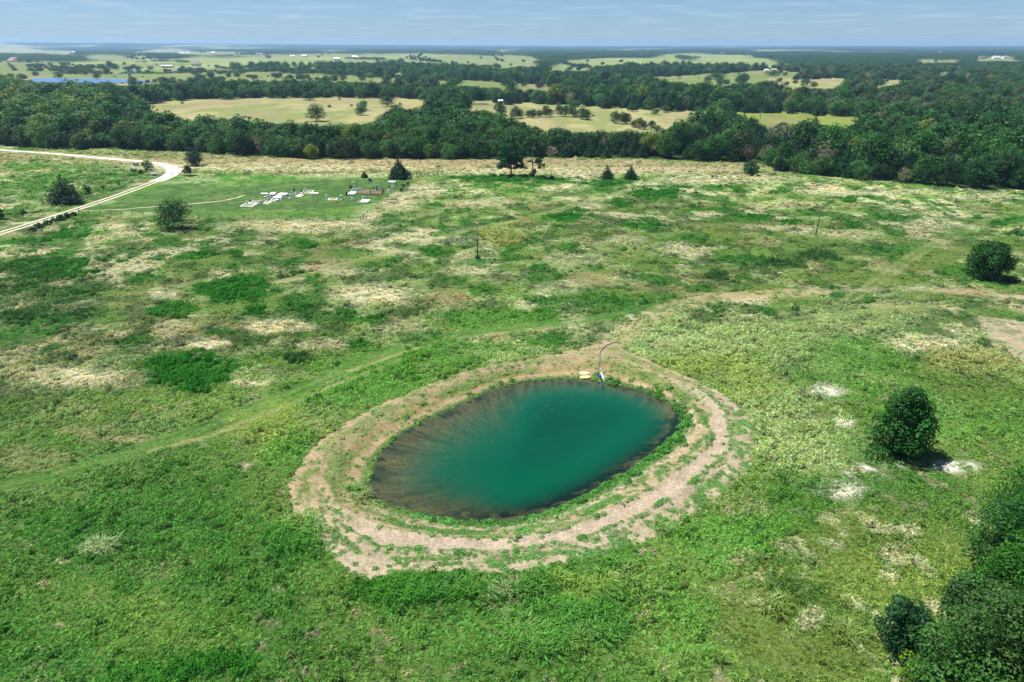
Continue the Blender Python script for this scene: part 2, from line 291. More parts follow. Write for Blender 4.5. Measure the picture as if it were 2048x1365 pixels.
        wv = (fbm(ang * 6, ang * 0, 1, 3, 55) - .5); tw = t + wv * .09 + (cl - .5) * .035; sp_ = sm(.56, .63, cl + (cl2 - .5) * .35)
        def bnd(a, b, f=.03): return sm(a - f, a + f, tw) * (1 - sm(b - f, b + f, tw))
        s1, s2 = fbm(ang * 9, t * 5, 1, 4, 57), fbm(ang * 14, t * 16, 1, 3, 58)
        g_low = np.maximum.reduce([sm(.17, .11, tw + (cl2 - .5) * .06) * sm(-.25, .35, np.sin(ang - 1.0)), bnd(.26, .40, .02) * sm(.40, .52, s1 + (cl - .5) * .35) * .95, bnd(.445, .475, .012) * sm(.46, .54, s2) * .95,
                                   bnd(.67, .715, .015) * sm(.42, .50, s2 + (cl - .5) * .2), bnd(.80, .85, .02) * sm(.46, .56, s1 + (cl - .5) * .3) * .9, sp_ * sm(.70, .82, tw) * .9, sp_ * (1 - bnd(.48, .665, .02)) * .55])
        g_up = np.maximum.reduce([sm(.15, .09, tw), bnd(.30, .62, .06) * sm(.36, .52, s1 * .5 + s2 * .5 + (cl - .5) * .35) * .9, bnd(.68, .90, .03) * sm(.38, .54, s2 + (cl - .5) * .3) * .85, sp_ * .5])
        top = sm(.35, .0, np.abs(ang - .35)) * 1.0                    # head of the pond where the pipe comes in
        g_up = g_up * (1 - .65 * top * sm(.1, .2, t))
        g = g_low * low + g_up * (1 - low)
        soil = PAL['B'][None] * (.50 + .45 * st2 + .35 * s2 + .25 * cl)[:, None]
        soil = soil * (1 - (bnd(.24, .46) * .35 + (1 - low) * .45)[:, None]) + base(176, 146, 104)[None] * (bnd(.24, .46) * .35 + (1 - low) * .45)[:, None]
        trk = bnd(.49, .66, .02) * low; soil = soil * (1 - trk[:, None]) + base(190, 174, 150)[None] * trk[:, None] * (.92 + .16 * cl)[:, None]
        damp = sm(.07, .0, t)[:, None]; soil = soil * (1 - damp) + base(140, 116, 84)[None] * damp
        gc = base(88, 148, 66)[None] * (.7 + .6 * cl2)[:, None]; gc = gc * (.55 + .45 * low)[:, None] + (base(150, 156, 92)[None] * (1 - low)[:, None]) * .45
        rc = soil * (1 - g[:, None]) + gc * g[:, None]
        idx = np.where(e)[0][m]
        c[idx] = rc[m]; cov[idx] = np.clip(np.maximum(g * 1.1, (.10 + .22 * sm(.5, .62, cl2)) * (1 - .9 * trk)), 0, 1)[m] * np.where(low[m] > .5, 1, .7); hs[idx] = (.36 + .3 * sm(.2, .05, t) + .2 * low)[m]; bl[idx] = .1
        # lakebed: sand with dark rills running down the slope, weed along the far and right shore
        mi = di <= -.05
        rill = fbm(ang * 42, di * .25, 1, 3, 7); blot = fbm(X, Y, 1.0, 3, 9); weed_side = sm(-.3, .6, np.sin(ang - .75)) 
        bed = base(140, 116, 84)[None] * (.75 + .5 * blot)[:, None]
        dk = sm(.50, .62, rill + (blot - .5) * .35) * .65
        wd = np.maximum(weed_side * sm(.38, .52, blot + (rill - .5) * .2) * sm(-6.5, -2.5, di), sm(.60, .68, blot) * .7 * sm(-1.6, -1.0, di))
        bed = bed * (1 - dk[:, None]) + base(82, 78, 58)[None] * dk[:, None]; bed = bed * (1 - wd[:, None]) + base(34, 46, 34)[None] * wd[:, None]
        idx = np.where(e)[0][mi]; c[idx] = bed[mi]; cov[idx] = 0
    # the country beyond the tree line
    e = ok & (py < front_y(px) - 0.5)
    if e.any():
        X, Y, P_, Q_ = x[e], y[e], px[e], py[e]
        cc = np.tile(base(60, 82, 42), (len(X), 1)); cvs = np.zeros(len(X))
        k1, k2 = fbm(X, Y * .35, 60, 4, 3), fbm(X, Y * .4, 16, 4, 4)
        for f, kt in zip(FIELDS, FIELD_TONE):
            w_ = 0; b = (P_ > f[:, 0].min() - 30) & (P_ < f[:, 0].max() + 30) & (Q_ > f[:, 1].min() - 14) & (Q_ < f[:, 1].max() + 26)
            if not b.any(): continue
            sx = 1.0 / 3.0
            G = np.stack([f[:, 0] * sx, f[:, 1]], 1)
            w = sm(6, 1, sdf(P_[b] * sx, Q_[b], G))
            fc = {'T': base(172, 168, 118), 'S': base(190, 182, 140), 'G': base(142, 156, 104), 'V': base(128, 144, 86), 'Y': base(140, 154, 76)}[kt]
            k3 = fbm(X[b], Y[b] * .5, 5, 3, 14); fb = fc[None] * (.55 + .5 * k1[b] + .45 * k3)[:, None]; gg = sm(.46, .60, k2[b] * .6 + k1[b] * .4) * .65; fb = fb * (1 - gg[:, None]) + base(122, 140, 78)[None] * gg[:, None]
            pk = sm(.58, .7, fbm(X[b], Y[b] * .3, 35, 3, 8)) * .4; fb = fb * (1 - pk[:, None]) + base(172, 150, 122)[None] * pk[:, None]
            cc[b] = cc[b] * (1 - w[:, None]) + fb * w[:, None]
        gp = sm(.53, .57, fbm(X, Y * .35, 420, 3, 71)) * sm(1500, 1800, np.hypot(X, Y)); cc = cc * (1 - gp[:, None]) + (base(150, 164, 104)[None] * (.7 + .6 * k1)[:, None]) * gp[:, None]
        c[e] = cc; cov[e] = 0
    return c, np.clip(cov, 0, 1), hs, bl

# ------------------------------------------------------------------ mesh and material helpers
def mesh_from(name, V, Fs, attrs=None, mats=(), midx=None, smooth=False):
    """V (n,3); Fs (m,k) all faces with k corners"""
    me = bpy.data.meshes.new(name); V = np.asarray(V, np.float32); Fs = np.asarray(Fs, np.int32)
    me.vertices.add(len(V)); me.vertices.foreach_set("co", V.ravel())
    k = Fs.shape[1]; me.loops.add(Fs.size); me.loops.foreach_set("vertex_index", Fs.ravel())
    me.polygons.add(len(Fs)); me.polygons.foreach_set("loop_start", np.arange(0, Fs.size, k, dtype=np.int32))
    for m in mats: me.materials.append(m)
    if midx is not None: me.polygons.foreach_set("material_index", np.asarray(midx, np.int32))
    me.polygons.foreach_set("use_smooth", np.full(len(Fs), smooth))
    for an, (dom, typ, dat) in (attrs or {}).items():
        a = me.attributes.new(an, typ, dom); a.data.foreach_set({'FLOAT': 'value', 'INT': 'value', 'FLOAT_COLOR': 'color', 'FLOAT_VECTOR': 'vector'}[typ], np.ascontiguousarray(dat, np.int32 if typ == 'INT' else np.float32).ravel())
    me.update(); return me
class MB:
    """collects boxes, tubes, lathes, prisms; build() links one mesh object"""
    def __init__(s): s.v, s.f = [], []
    def add(s, v, f):
        o = len(s.v); s.v += [tuple(p) for p in v]; s.f += [tuple(i + o for i in q) for q in f]; return s
    def box(s, c, d, rz=0.0, taper=1.0):
        x, y, z = d[0] / 2, d[1] / 2, d[2] / 2; ca, sa = math.cos(rz), math.sin(rz); v = []
        for zz, t in ((-z, 1), (z, taper)):
            for ax, ay in ((-x, -y), (x, -y), (x, y), (-x, y)):
                ax *= t; ay *= t; v.append((c[0] + ax * ca - ay * sa, c[1] + ax * sa + ay * ca, c[2] + zz))
        return s.add(v, [(3, 2, 1, 0), (4, 5, 6, 7), (0, 1, 5, 4), (1, 2, 6, 5), (2, 3, 7, 6), (3, 0, 4, 7)])
    def tube(s, pts, rad, n=7, cap=True):
        pts = [Vector(p) for p in pts]; rad = rad if hasattr(rad, '__len__') else [rad] * len(pts); v, f = [], []; up = None
        for i, p in enumerate(pts):
            t = (pts[min(i + 1, len(pts) - 1)] - pts[max(i - 1, 0)]).normalized()
            a = t.orthogonal().normalized() if up is None else (up - t * up.dot(t)).normalized(); up = a; b = t.cross(a)
            for k in range(n):
                q = 2 * math.pi * k / n; v.append(p + (a * math.cos(q) + b * math.sin(q)) * rad[i])
        for i in range(len(pts) - 1):
            for k in range(n): f.append((i * n + k, i * n + (k + 1) % n, (i + 1) * n + (k + 1) % n, (i + 1) * n + k))
        if cap: f.append(tuple(range(n - 1, -1, -1))); f.append(tuple((len(pts) - 1) * n + k for k in range(n)))
        return s.add(v, f)
    def prism(s, poly, z0, z1):
        n = len(poly); v = [(p[0], p[1], z0) for p in poly] + [(p[0], p[1], z1) for p in poly]
        ar = sum(poly[i][0] * poly[(i + 1) % n][1] - poly[(i + 1) % n][0] * poly[i][1] for i in range(n))
        if ar < 0:
            v = v[:n][::-1] + v[n:][::-1]
        f = [tuple(range(n - 1, -1, -1)), tuple(range(n, 2 * n))] + [(i, (i + 1) % n, n + (i + 1) % n, n + i) for i in range(n)]
        return s.add(v, f)
    def mesh(s, name, mat, smooth=False):
        me = bpy.data.meshes.new(name); me.from_pydata(s.v, [], s.f); me.materials.append(mat)
        if smooth: me.polygons.foreach_set("use_smooth", [True] * len(me.polygons))
        me.update(); return me
    def build(s, name, mat, parent=None, smooth=False, loc=None):
        o = bpy.data.objects.new(name, s.mesh(name, mat, smooth)); COL.objects.link(o)
        if parent is not None: o.parent = parent
        if loc is not None: o.location = loc
        return o
def obj(name, me, parent=None, loc=None):
    o = bpy.data.objects.new(name, me); COL.objects.link(o)
    if parent is not None: o.parent = parent
    if loc is not None: o.location = loc
    return o
def tag(o, label=None, cat=None, group=None, kind=None):
    for k, v in (('label', label), ('category', cat), ('group', group), ('kind', kind)):
        if v: o[k] = v
    return o
def thing(name, loc, label, cat, group=None, rz=0.0):
    o = bpy.data.objects.new(name, None); COL.objects.link(o); o.empty_display_size = .5
    o.location = loc; o.rotation_euler = (0, 0, rz); return tag(o, label, cat, group)

def mat_new(name):
    m = bpy.data.materials.new(name); m.use_nodes = True; nt = m.node_tree; nt.nodes.clear()
    out = nt.nodes.new("ShaderNodeOutputMaterial"); return m, nt, out
def N(nt, t, **kw):
    n = nt.nodes.new(t)
    for k, v in kw.items(): setattr(n, k, v)
    return n
def setv(n, **kw):
    for k, v in kw.items(): n.inputs[k.replace('_', ' ')].default_value = v
    return n
def mat_plain(name, col, rough=.8, var=.25, scale=3.0, spec=.3, bump=0.0, metal=0.0):
    """procedural: base colour broken up by noise in the object's own space"""
    m, nt, out = mat_new(name); b = N(nt, "ShaderNodeBsdfPrincipled"); L = nt.links
    tc = N(nt, "ShaderNodeTexCoord"); no = setv(N(nt, "ShaderNodeTexNoise"), Scale=scale, Detail=5.0, Roughness=.65); L.new(tc.outputs['Object'], no.inputs['Vector'])
    mr = N(nt, "ShaderNodeMapRange"); mr.inputs[1].default_value = .3; mr.inputs[2].default_value = .7; mr.inputs[3].default_value = 1 - var; mr.inputs[4].default_value = 1 + var; L.new(no.outputs['Fac'], mr.inputs[0])
    mx = N(nt, "ShaderNodeMix", data_type='RGBA', blend_type='MULTIPLY'); mx.inputs['Factor'].default_value = 1; mx.inputs['A'].default_value = (*col, 1); L.new(mr.outputs[0], mx.inputs['B'])
    L.new(mx.outputs['Result'], b.inputs['Base Color']); b.inputs['Roughness'].default_value = rough; b.inputs['Specular IOR Level'].default_value = spec; b.inputs['Metallic'].default_value = metal
    if bump:
        bp = N(nt, "ShaderNodeBump"); bp.inputs['Strength'].default_value = bump; bp.inputs['Distance'].default_value = .05; L.new(no.outputs['Fac'], bp.inputs['Height']); L.new(bp.outputs[0], b.inputs['Normal'])
    L.new(b.outputs[0], out.inputs['Surface']); return m
def leaf_shader(nt, out, colsock, rough=.55, transl=.32, spec=.25):
    L = nt.links; b = N(nt, "ShaderNodeBsdfPrincipled"); b.inputs['Roughness'].default_value = rough; b.inputs['Specular IOR Level'].default_value = spec
    t = N(nt, "ShaderNodeBsdfTranslucent"); hs = N(nt, "ShaderNodeMix", data_type='RGBA', blend_type='MULTIPLY'); hs.inputs['Factor'].default_value = 1; hs.inputs['B'].default_value = (1.35, 1.25, .6, 1)
    mx = N(nt, "ShaderNodeMixShader"); mx.inputs[0].default_value = transl
    L.new(colsock, b.inputs['Base Color']); L.new(colsock, hs.inputs['A']); L.new(hs.outputs['Result'], t.inputs['Color'])
    L.new(b.outputs[0], mx.inputs[1]); L.new(t.outputs[0], mx.inputs[2]); L.new(mx.outputs[0], out.inputs['Surface'])
def mat_leaf(name, instancer=False, lo=.55, hi=1.5, **kw):
    """leaf colour = colour of the plant (object colour or scatter tint) x variation from leaf to leaf, plus shade painted low in tufts"""
    m, nt, out = mat_new(name); L = nt.links
    if instancer: src = N(nt, "ShaderNodeAttribute", attribute_type='INSTANCER', attribute_name='tint').outputs['Color']
    else: src = N(nt, "ShaderNodeObjectInfo").outputs['Color']
    av = N(nt, "ShaderNodeAttribute", attribute_type='GEOMETRY', attribute_name='v')
    mr = N(nt, "ShaderNodeMapRange"); mr.inputs[3].default_value = lo; mr.inputs[4].default_value = hi; L.new(av.outputs['Fac'], mr.inputs[0])
    mx = N(nt, "ShaderNodeMix", data_type='RGBA', blend_type='MULTIPLY'); mx.inputs['Factor'].default_value = 1; L.new(src, mx.inputs['A']); L.new(mr.outputs[0], mx.inputs['B'])
    leaf_shader(nt, out, mx.outputs['Result'], **kw); return m

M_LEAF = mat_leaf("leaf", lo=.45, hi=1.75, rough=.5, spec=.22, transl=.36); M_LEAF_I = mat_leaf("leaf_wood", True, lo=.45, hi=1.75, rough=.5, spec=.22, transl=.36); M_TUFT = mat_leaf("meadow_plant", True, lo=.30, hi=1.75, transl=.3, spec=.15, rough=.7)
M_BARK = mat_plain("bark", (.115, .085, .06), .95, .35, 6, .1, .4); M_BARK_PALE = mat_plain("bark_pale", (.30, .26, .22), .95, .3, 5, .1)
M_STONE = mat_plain("weathered_stone", (.66, .65, .62), .9, .25, 4, .2, .2); M_STONE_W = mat_plain("white_stone", (.70, .69, .66), .85, .12, 3, .25); M_STONE_D = mat_plain("dark_granite", (.13, .12, .12), .6, .3, 5, .4)
M_CONC = mat_plain("pale_concrete", (.66, .62, .55), .95, .18, 2.5, .15); M_RUST = mat_plain("rusty_iron", (.10, .05, .035), .85, .4, 8, .3)
M_POST = mat_plain("grey_post_wood", (.13, .105, .085), .95, .35, 9, .1, .3); M_POLE = mat_plain("tarred_pole_wood", (.12, .085, .065), .9, .35, 7, .2, .3); M_WIRE = mat_plain("fence_wire", (.25, .24, .23), .6, .1, 9, .4, 0, .6)

# ------------------------------------------------------------------ ground sheet
def build_ground():
    rs = [0.0, 6, 12, 18, 24, 28]
    r = 31.0
    while r < 17000:
        rs.append(r); r *= 1 + (.0046 if r < 340 else .0085)
    rs = np.array(rs)
    az = np.concatenate([np.linspace(-math.pi, -.95, 26)[:-1], np.linspace(-.95, -.83, 8)[:-1], np.arange(-.83, .83, .0046), np.linspace(.83, .95, 8)[1:], np.linspace(.95, math.pi, 26)[1:-1]])
    R, A = np.meshgrid(rs, az, indexing='ij'); x, y = (R * np.sin(A)).ravel(), (R * np.cos(A)).ravel()
    z = gz(x, y); c, cov, hs, bl = surface(x, y)
    nr, na = R.shape; i = np.arange(nr - 1)[:, None] * na; j = np.arange(na)[None]; j2 = (j + 1) % na
    Fq = np.stack([i + j, i + j2, i + na + j2, i + na + j], -1).reshape(-1, 4)[:, ::-1]
    m, nt, out = mat_new("meadow_ground"); L = nt.links
    at_ = N(nt, "ShaderNodeAttribute", attribute_type='GEOMETRY', attribute_name='cover'); tc = N(nt, "ShaderNodeTexCoord")
    col = at_.outputs['Color']
    for sc, lo, hi, det in ((3.2, .55, 1.45, 6.0), (.55, .78, 1.22, 4.0)):
        no = setv(N(nt, "ShaderNodeTexNoise"), Scale=sc, Detail=det, Roughness=.7); L.new(tc.outputs['Object'], no.inputs['Vector'])
        mr = N(nt, "ShaderNodeMapRange"); mr.inputs[1].default_value = .28; mr.inputs[2].default_value = .72; mr.inputs[3].default_value = lo; mr.inputs[4].default_value = hi; L.new(no.outputs['Fac'], mr.inputs[0])
        mx = N(nt, "ShaderNodeMix", data_type='RGBA', blend_type='MULTIPLY'); mx.inputs['Factor'].default_value = 1; L.new(col, mx.inputs['A']); L.new(mr.outputs[0], mx.inputs['B']); col = mx.outputs['Result']
        if sc > 1: fine = no
    bp = N(nt, "ShaderNodeBump"); bp.inputs['Strength'].default_value = .9; bp.inputs['Distance'].default_value = .12; L.new(fine.outputs['Fac'], bp.inputs['Height'])
    b = N(nt, "ShaderNodeBsdfPrincipled"); b.inputs['Roughness'].default_value = 1; b.inputs['Specular IOR Level'].default_value = .05
    L.new(col, b.inputs['Base Color']); L.new(bp.outputs[0], b.inputs['Normal']); L.new(b.outputs[0], out.inputs['Surface'])
    th = (np.clip(cov, 0, 1) * .55 * (1 - sm(200, 340, np.hypot(x, y))))[:, None]; c = c * (1 - th) + base(92, 100, 58)[None] * th      # dead thatch under dense growth
    rgba = np.concatenate([c, np.ones((len(c), 1))], 1)
    me = mesh_from("ground", np.stack([x, y, z], 1), Fq, {'cover': ('POINT', 'FLOAT_COLOR', rgba)}, [m], smooth=True)
    tag(obj("ground", me), "rolling green and straw coloured meadow reaching to the horizon", kind='structure')
build_ground()

# ------------------------------------------------------------------ water
def build_pond():
    rows = [POND]; c = PC
    ins = [0, .02, .05, .09, .14, .2, .28, .38, .5, .65, .82]
    V = []
    out_ = POND + (POND - PC) / np.linalg.norm(POND - PC, axis=1)[:, None] * .35
    for k in ins: V.append(out_ * (1 - k) + PC * k)
    n = len(POND); V = np.concatenate(V + [PC[None]], 0); Fq = []
    for i in range(len(ins) - 1):
        for j in range(n): Fq.append((i * n + j, i * n + (j + 1) % n, (i + 1) * n + (j + 1) % n, (i + 1) * n + j))
    last = (len(ins) - 1) * n
    for j in range(n): Fq.append((last + j, last + (j + 1) % n, len(V) - 1, len(V) - 1))
    dep = np.maximum(WZ - gz(V[:, 0], V[:, 1]), 0)
    me = bpy.data.meshes.new("pond_water"); me.from_pydata([(a, b, WZ) for a, b in V], [], [q if q[2] != q[3] else q[:3] for q in Fq])
    a = me.attributes.new("depth", 'FLOAT', 'POINT'); a.data.foreach_set("value", dep.astype(np.float32))
    if me.polygons[0].normal.z < 0: me.flip_normals()
    m, nt, out = mat_new("emerald_pond_water"); L = nt.links
    at_ = N(nt, "ShaderNodeAttribute", attribute_type='GEOMETRY', attribute_name='depth')
    # turbid water: the deeper it is the less of the bed shows through
    tc = N(nt, "ShaderNodeTexCoord"); nz = setv(N(nt, "ShaderNodeTexNoise"), Scale=.16, Detail=3.0); L.new(tc.outputs['Object'], nz.inputs['Vector'])
    nm = N(nt, "ShaderNodeMath", operation='MULTIPLY_ADD'); nm.inputs[1].default_value = .5; nm.inputs[2].default_value = -.25; L.new(nz.outputs['Fac'], nm.inputs[0])
    ad = N(nt, "ShaderNodeMath", operation='ADD'); L.new(at_.outputs['Fac'], ad.inputs[0]); L.new(nm.outputs[0], ad.inputs[1])
    op = N(nt, "ShaderNodeMapRange", interpolation_type='SMOOTHSTEP'); op.inputs[1].default_value = .45; op.inputs[2].default_value = 2.8; op.inputs[3].default_value = .05; op.inputs[4].default_value = 1; L.new(ad.outputs[0], op.inputs[0])
    cr = N(nt, "ShaderNodeValToRGB"); cr.color_ramp.elements[0].position = .35; cr.color_ramp.elements[0].color = (.0, .088, .042, 1); cr.color_ramp.elements[1].position = 1; cr.color_ramp.elements[1].color = (.0, .036, .016, 1)
    dm = N(nt, "ShaderNodeMath", operation='MULTIPLY'); dm.inputs[1].default_value = 1 / 3.4; L.new(ad.outputs[0], dm.inputs[0]); L.new(dm.outputs[0], cr.inputs[0])
    df = N(nt, "ShaderNodeBsdfDiffuse"); L.new(cr.outputs[0], df.inputs['Color'])
    tr = N(nt, "ShaderNodeBsdfTransparent"); tr.inputs['Color'].default_value = (.72, .88, .80, 1)
    ms = N(nt, "ShaderNodeMixShader"); L.new(op.outputs[0], ms.inputs[0]); L.new(tr.outputs[0], ms.inputs[1]); L.new(df.outputs[0], ms.inputs[2])
    wv = setv(N(nt, "ShaderNodeTexNoise"), Scale=1.6, Detail=6.0, Roughness=.7); L.new(tc.outputs['Object'], wv.inputs['Vector'])
    bp = N(nt, "ShaderNodeBump"); bp.inputs['Strength'].default_value = .5; bp.inputs['Distance'].default_value = .10; L.new(wv.outputs['Fac'], bp.inputs['Height'])
    gl = N(nt, "ShaderNodeBsdfGlossy"); gl.inputs['Roughness'].default_value = .06; L.new(bp.outputs[0], gl.inputs['Normal'])
    fr = N(nt, "ShaderNodeFresnel"); fr.inputs['IOR'].default_value = 1.33; L.new(bp.outputs[0], fr.inputs['Normal'])
    m2 = N(nt, "ShaderNodeMixShader"); L.new(fr.outputs[0], m2.inputs[0]); L.new(ms.outputs[0], m2.inputs[1]); L.new(gl.outputs[0], m2.inputs[2]); L.new(m2.outputs[0], out.inputs['Surface'])
    me.materials.append(m); tag(obj("pond_water", me), "emerald green oval stock pond with brown shallows", kind='structure')
    m, nt, out = mat_new("far_lake_water"); b = N(nt, "ShaderNodeBsdfPrincipled"); b.inputs['Base Color'].default_value = (.06, .14, .28, 1); b.inputs['Roughness'].default_value = .25
    nt.links.new(b.outputs[0], out.inputs['Surface'])
    for P, lab in ((LAKE, "long blue lake behind the woods"), (LAKE_B, "small blue stock pond beyond the long lake")):
        W = smooth_poly(wpoly(P), 2); o = MB().prism([tuple(q) for q in W], .1, .5).build("lake_water", m); tag(o, lab, kind='structure')
build_pond()

# ------------------------------------------------------------------ gravel road
def ribbon(name, pts_px, widths, mat, lift, label, offset=0.0, n=3):
    P = smooth_line(wpoly(pts_px), n); W = np.interp(np.linspace(0, 1, len(P)), np.linspace(0, 1, len(widths)), widths)
    Q = [P[0]]
    for a, b in zip(P[:-1], P[1:]):
        k = max(1, int(np.hypot(*(b - a)) / 2.0))
        for i in range(1, k + 1): Q.append(a + (b - a) * i / k)
    Q = np.array(Q); W = np.interp(np.linspace(0, 1, len(Q)), np.linspace(0, 1, len(W)), W)
    T = np.gradient(Q, axis=0); T /= np.linalg.norm(T, axis=1)[:, None] + 1e-9; Nn = np.stack([-T[:, 1], T[:, 0]], 1)
    Q = Q + Nn * offset; W = W * (.85 + .3 * vnoise(np.arange(len(Q)) * .09, np.zeros(len(Q)), 4))
    cols = [-1, -.5, 0, .5, 1]; V = []
    for q in cols:
        p = Q + Nn * (W * q / 2)[:, None]; V.append(np.concatenate([p, (gz(p[:, 0], p[:, 1]) + lift + .05 * (1 - abs(q)))[:, None]], 1))
    V = np.stack(V, 1).reshape(-1, 3); k = len(cols); Fq = []
    for i in range(len(Q) - 1):
        for j in range(k - 1): Fq.append((i * k + j, i * k + j + 1, (i + 1) * k + j + 1, (i + 1) * k + j))
    me = mesh_from(name, V, np.array(Fq)[:, ::-1], mats=[mat], smooth=True)
    if me.polygons[0].normal.z < 0: me.flip_normals()
    return tag(obj(name, me), label, kind='structure')
M_GRAVEL = mat_plain("white_gravel", (.56, .51, .45), 1, .12, .8, .1, .3); M_RUT = mat_plain("pale_rut_dirt", (.46, .40, .31), 1, .2, .7, .1, .3); M_PATH = mat_plain("faint_path_dirt", (.36, .33, .20), 1, .3, .4, .1)
ribbon("gravel_road", GRAVEL_PX, [2.4, 2.5, 2.6, 3.0, 4.2, 5.6, 4.8, 4.0], M_GRAVEL, .12, "white gravel road bending round the cemetery corner")
for off, lab in ((1.05, "farther wheel rut of the pale two track lane"), (-1.05, "nearer wheel rut of the pale two track lane")):
    ribbon("lane_rut", LANE_PX, [1.15, 1.0, .95, 1.0], M_RUT, .09, lab, off)
ribbon("footpath", [(150,423.5),(250,419),(320,413),(380,410),(440,403),(490,391)], [.5, .9, 1.1, .9], M_PATH, .09, "faint worn path curving from the lane to the graves")

# ------------------------------------------------------------------ plants: building blocks
rngG = np.random.default_rng(7)
def leaf_quads(pos, nrm, size, rng, aspect=.62, up=None):
    """folded diamond leaves; pos, nrm (n,3), size (n,)"""
    n = len(pos); nrm = nrm / (np.linalg.norm(nrm, axis=1)[:, None] + 1e-9)
    t = rng.normal(size=(n, 3)) if up is None else up + rng.normal(size=(n, 3)) * .35
    t = t - nrm * (t * nrm).sum(1)[:, None]; t /= np.linalg.norm(t, axis=1)[:, None] + 1e-9
    b = np.cross(nrm, t); s = size[:, None]
    V = np.stack([pos - t * s * .5, pos + b * s * aspect * .5 - nrm * s * .08, pos + t * s * .5, pos - b * s * aspect * .5 - nrm * s * .08], 1).reshape(-1, 3)
    return V, np.arange(n * 4).reshape(-1, 4)
def cloud(rng, clumps, n, size, upb=.35, shell=(.72, 1.05), low=-.75, rand=.6):
    """leaves spread over clumps = rows (x,y,z,rx,ry,rz,tone)"""
    C = np.asarray(clumps, float); wgt = (C[:, 3] * C[:, 4] + C[:, 3] * C[:, 5]); wgt /= wgt.sum()
    k = rng.choice(len(C), n, p=wgt); d = rng.normal(size=(n, 3)); d /= np.linalg.norm(d, axis=1)[:, None]
    d[:, 2] = np.where(d[:, 2] < low, -d[:, 2], d[:, 2])
    rr = shell[0] + (shell[1] - shell[0]) * rng.random(n) ** .7
    pos = C[k, :3] + d * C[k, 3:6] * rr[:, None]
    nr = d * .8 + rng.normal(size=(n, 3)) * rand * .6; nr[:, 2] += upb
    sz = size * (.65 + .7 * rng.random(n))
    V, F_ = leaf_quads(pos, nr, sz, rng); v = np.clip(C[k, 6] * .6 + rng.random(n) * .4, 0, 1)
    return V, F_, v
def fit_ground(V, zmin=.05):
    V[:, 2] = np.maximum(V[:, 2], zmin); return V
def broad_clumps(rng, h, w, nc, base_f=.15, cr=.24, lop=0.12, top=1.0):
    out = []; cz = h * (base_f + 1) / 2; hz = h * (1 - base_f) / 2
    sx, sy = rng.normal(0, lop, 2) * w
    for i in range(nc):
        u = (i + .5) / nc; zc = 1 - 2 * u * .96; q = math.sqrt(max(0, 1 - zc * zc)); a = i * 2.39996 + rng.normal(0, .35)
        f = .60 + .36 * rng.random(); taper = 1 - (.30 * max(zc, 0) ** 2) * top
        r = cr * w * (.5 + .85 * rng.random())
        out.append((math.cos(a) * q * f * (w / 2) * taper + sx * (zc * .5), math.sin(a) * q * f * (w / 2) * taper + sy * (zc * .5), max(cz + zc * hz * (f + .05), r * .7), r, r, r * .78, rng.random()))
    for i in range(nc // 4):
        out.append((rng.normal(0, w * .12), rng.normal(0, w * .12), cz + rng.normal(0, hz * .35), w * .22, w * .22, w * .2, rng.random() * .3))
    return out
def cedar_clumps(rng, h, w, nlev=11, wob=.12):
    out = []
    for i in range(nlev):
        u = (i + .3) / nlev; z = h * (.05 + .9 * u); R = w / 2 * (1 - u) ** .75 * (.88 + .24 * rng.random()); k = max(1, int(9 * (1 - u) + 1.5)); a0 = rng.random() * 6.28
        for j in range(k):
            a = a0 + j * 6.283 / k + rng.normal(0, .25); r = max(.11 * w * (1.15 - u), .04 * w) * (.7 + .6 * rng.random()); f = (.62 + .35 * rng.random()) if k > 1 else 0
            out.append((math.cos(a) * R * f, math.sin(a) * R * f, z + rng.normal(0, .03) * h, r, r, r * (1.5 + .7 * u), rng.random()))
        out.append((0, 0, z, R * .55, R * .55, h * .07, .1))
    out.append((0, 0, h * .97, w * .035, w * .035, h * .06, .6)); return out
def trunk_mb(rng, h, r0, crown_pts, split=.35, nl=6, lean=0.0, bend=.05):
    mb = MB(); top = Vector((lean * h * .6, 0, h * .72)); pts = []
    for i in range(6):
        u = i / 5; pts.append((top.x * u + rng.normal(0, bend) * r0 * 4 * u, rng.normal(0, bend) * r0 * 4 * u, -0.25 + (top.z + .25) * u))
    mb.tube(pts, [r0 * (1.35 if i == 0 else 1 - .13 * i) for i in range(6)], 8)
    idx = rng.choice(len(crown_pts), min(nl, len(crown_pts)), replace=False)
    for i in idx:
        c = crown_pts[i]; s0 = split * h + rng.random() * .25 * h; s0 = min(s0, c[2] * .95)
        u = (s0 + .25) / (top.z + .25); a = Vector((top.x * u, 0, s0)); b = Vector(c[:3]); mid = a.lerp(b, .5) + Vector((0, 0, (b.z - a.z) * .12))
        mb.tube([a, mid, b], [r0 * .5, r0 * .33, r0 * .12], 6)
    return mb
def crown_mesh(name, data, mat):
    V, F_, v = data; return mesh_from(name, V, F_, {'v': ('FACE', 'FLOAT', v)}, [mat])

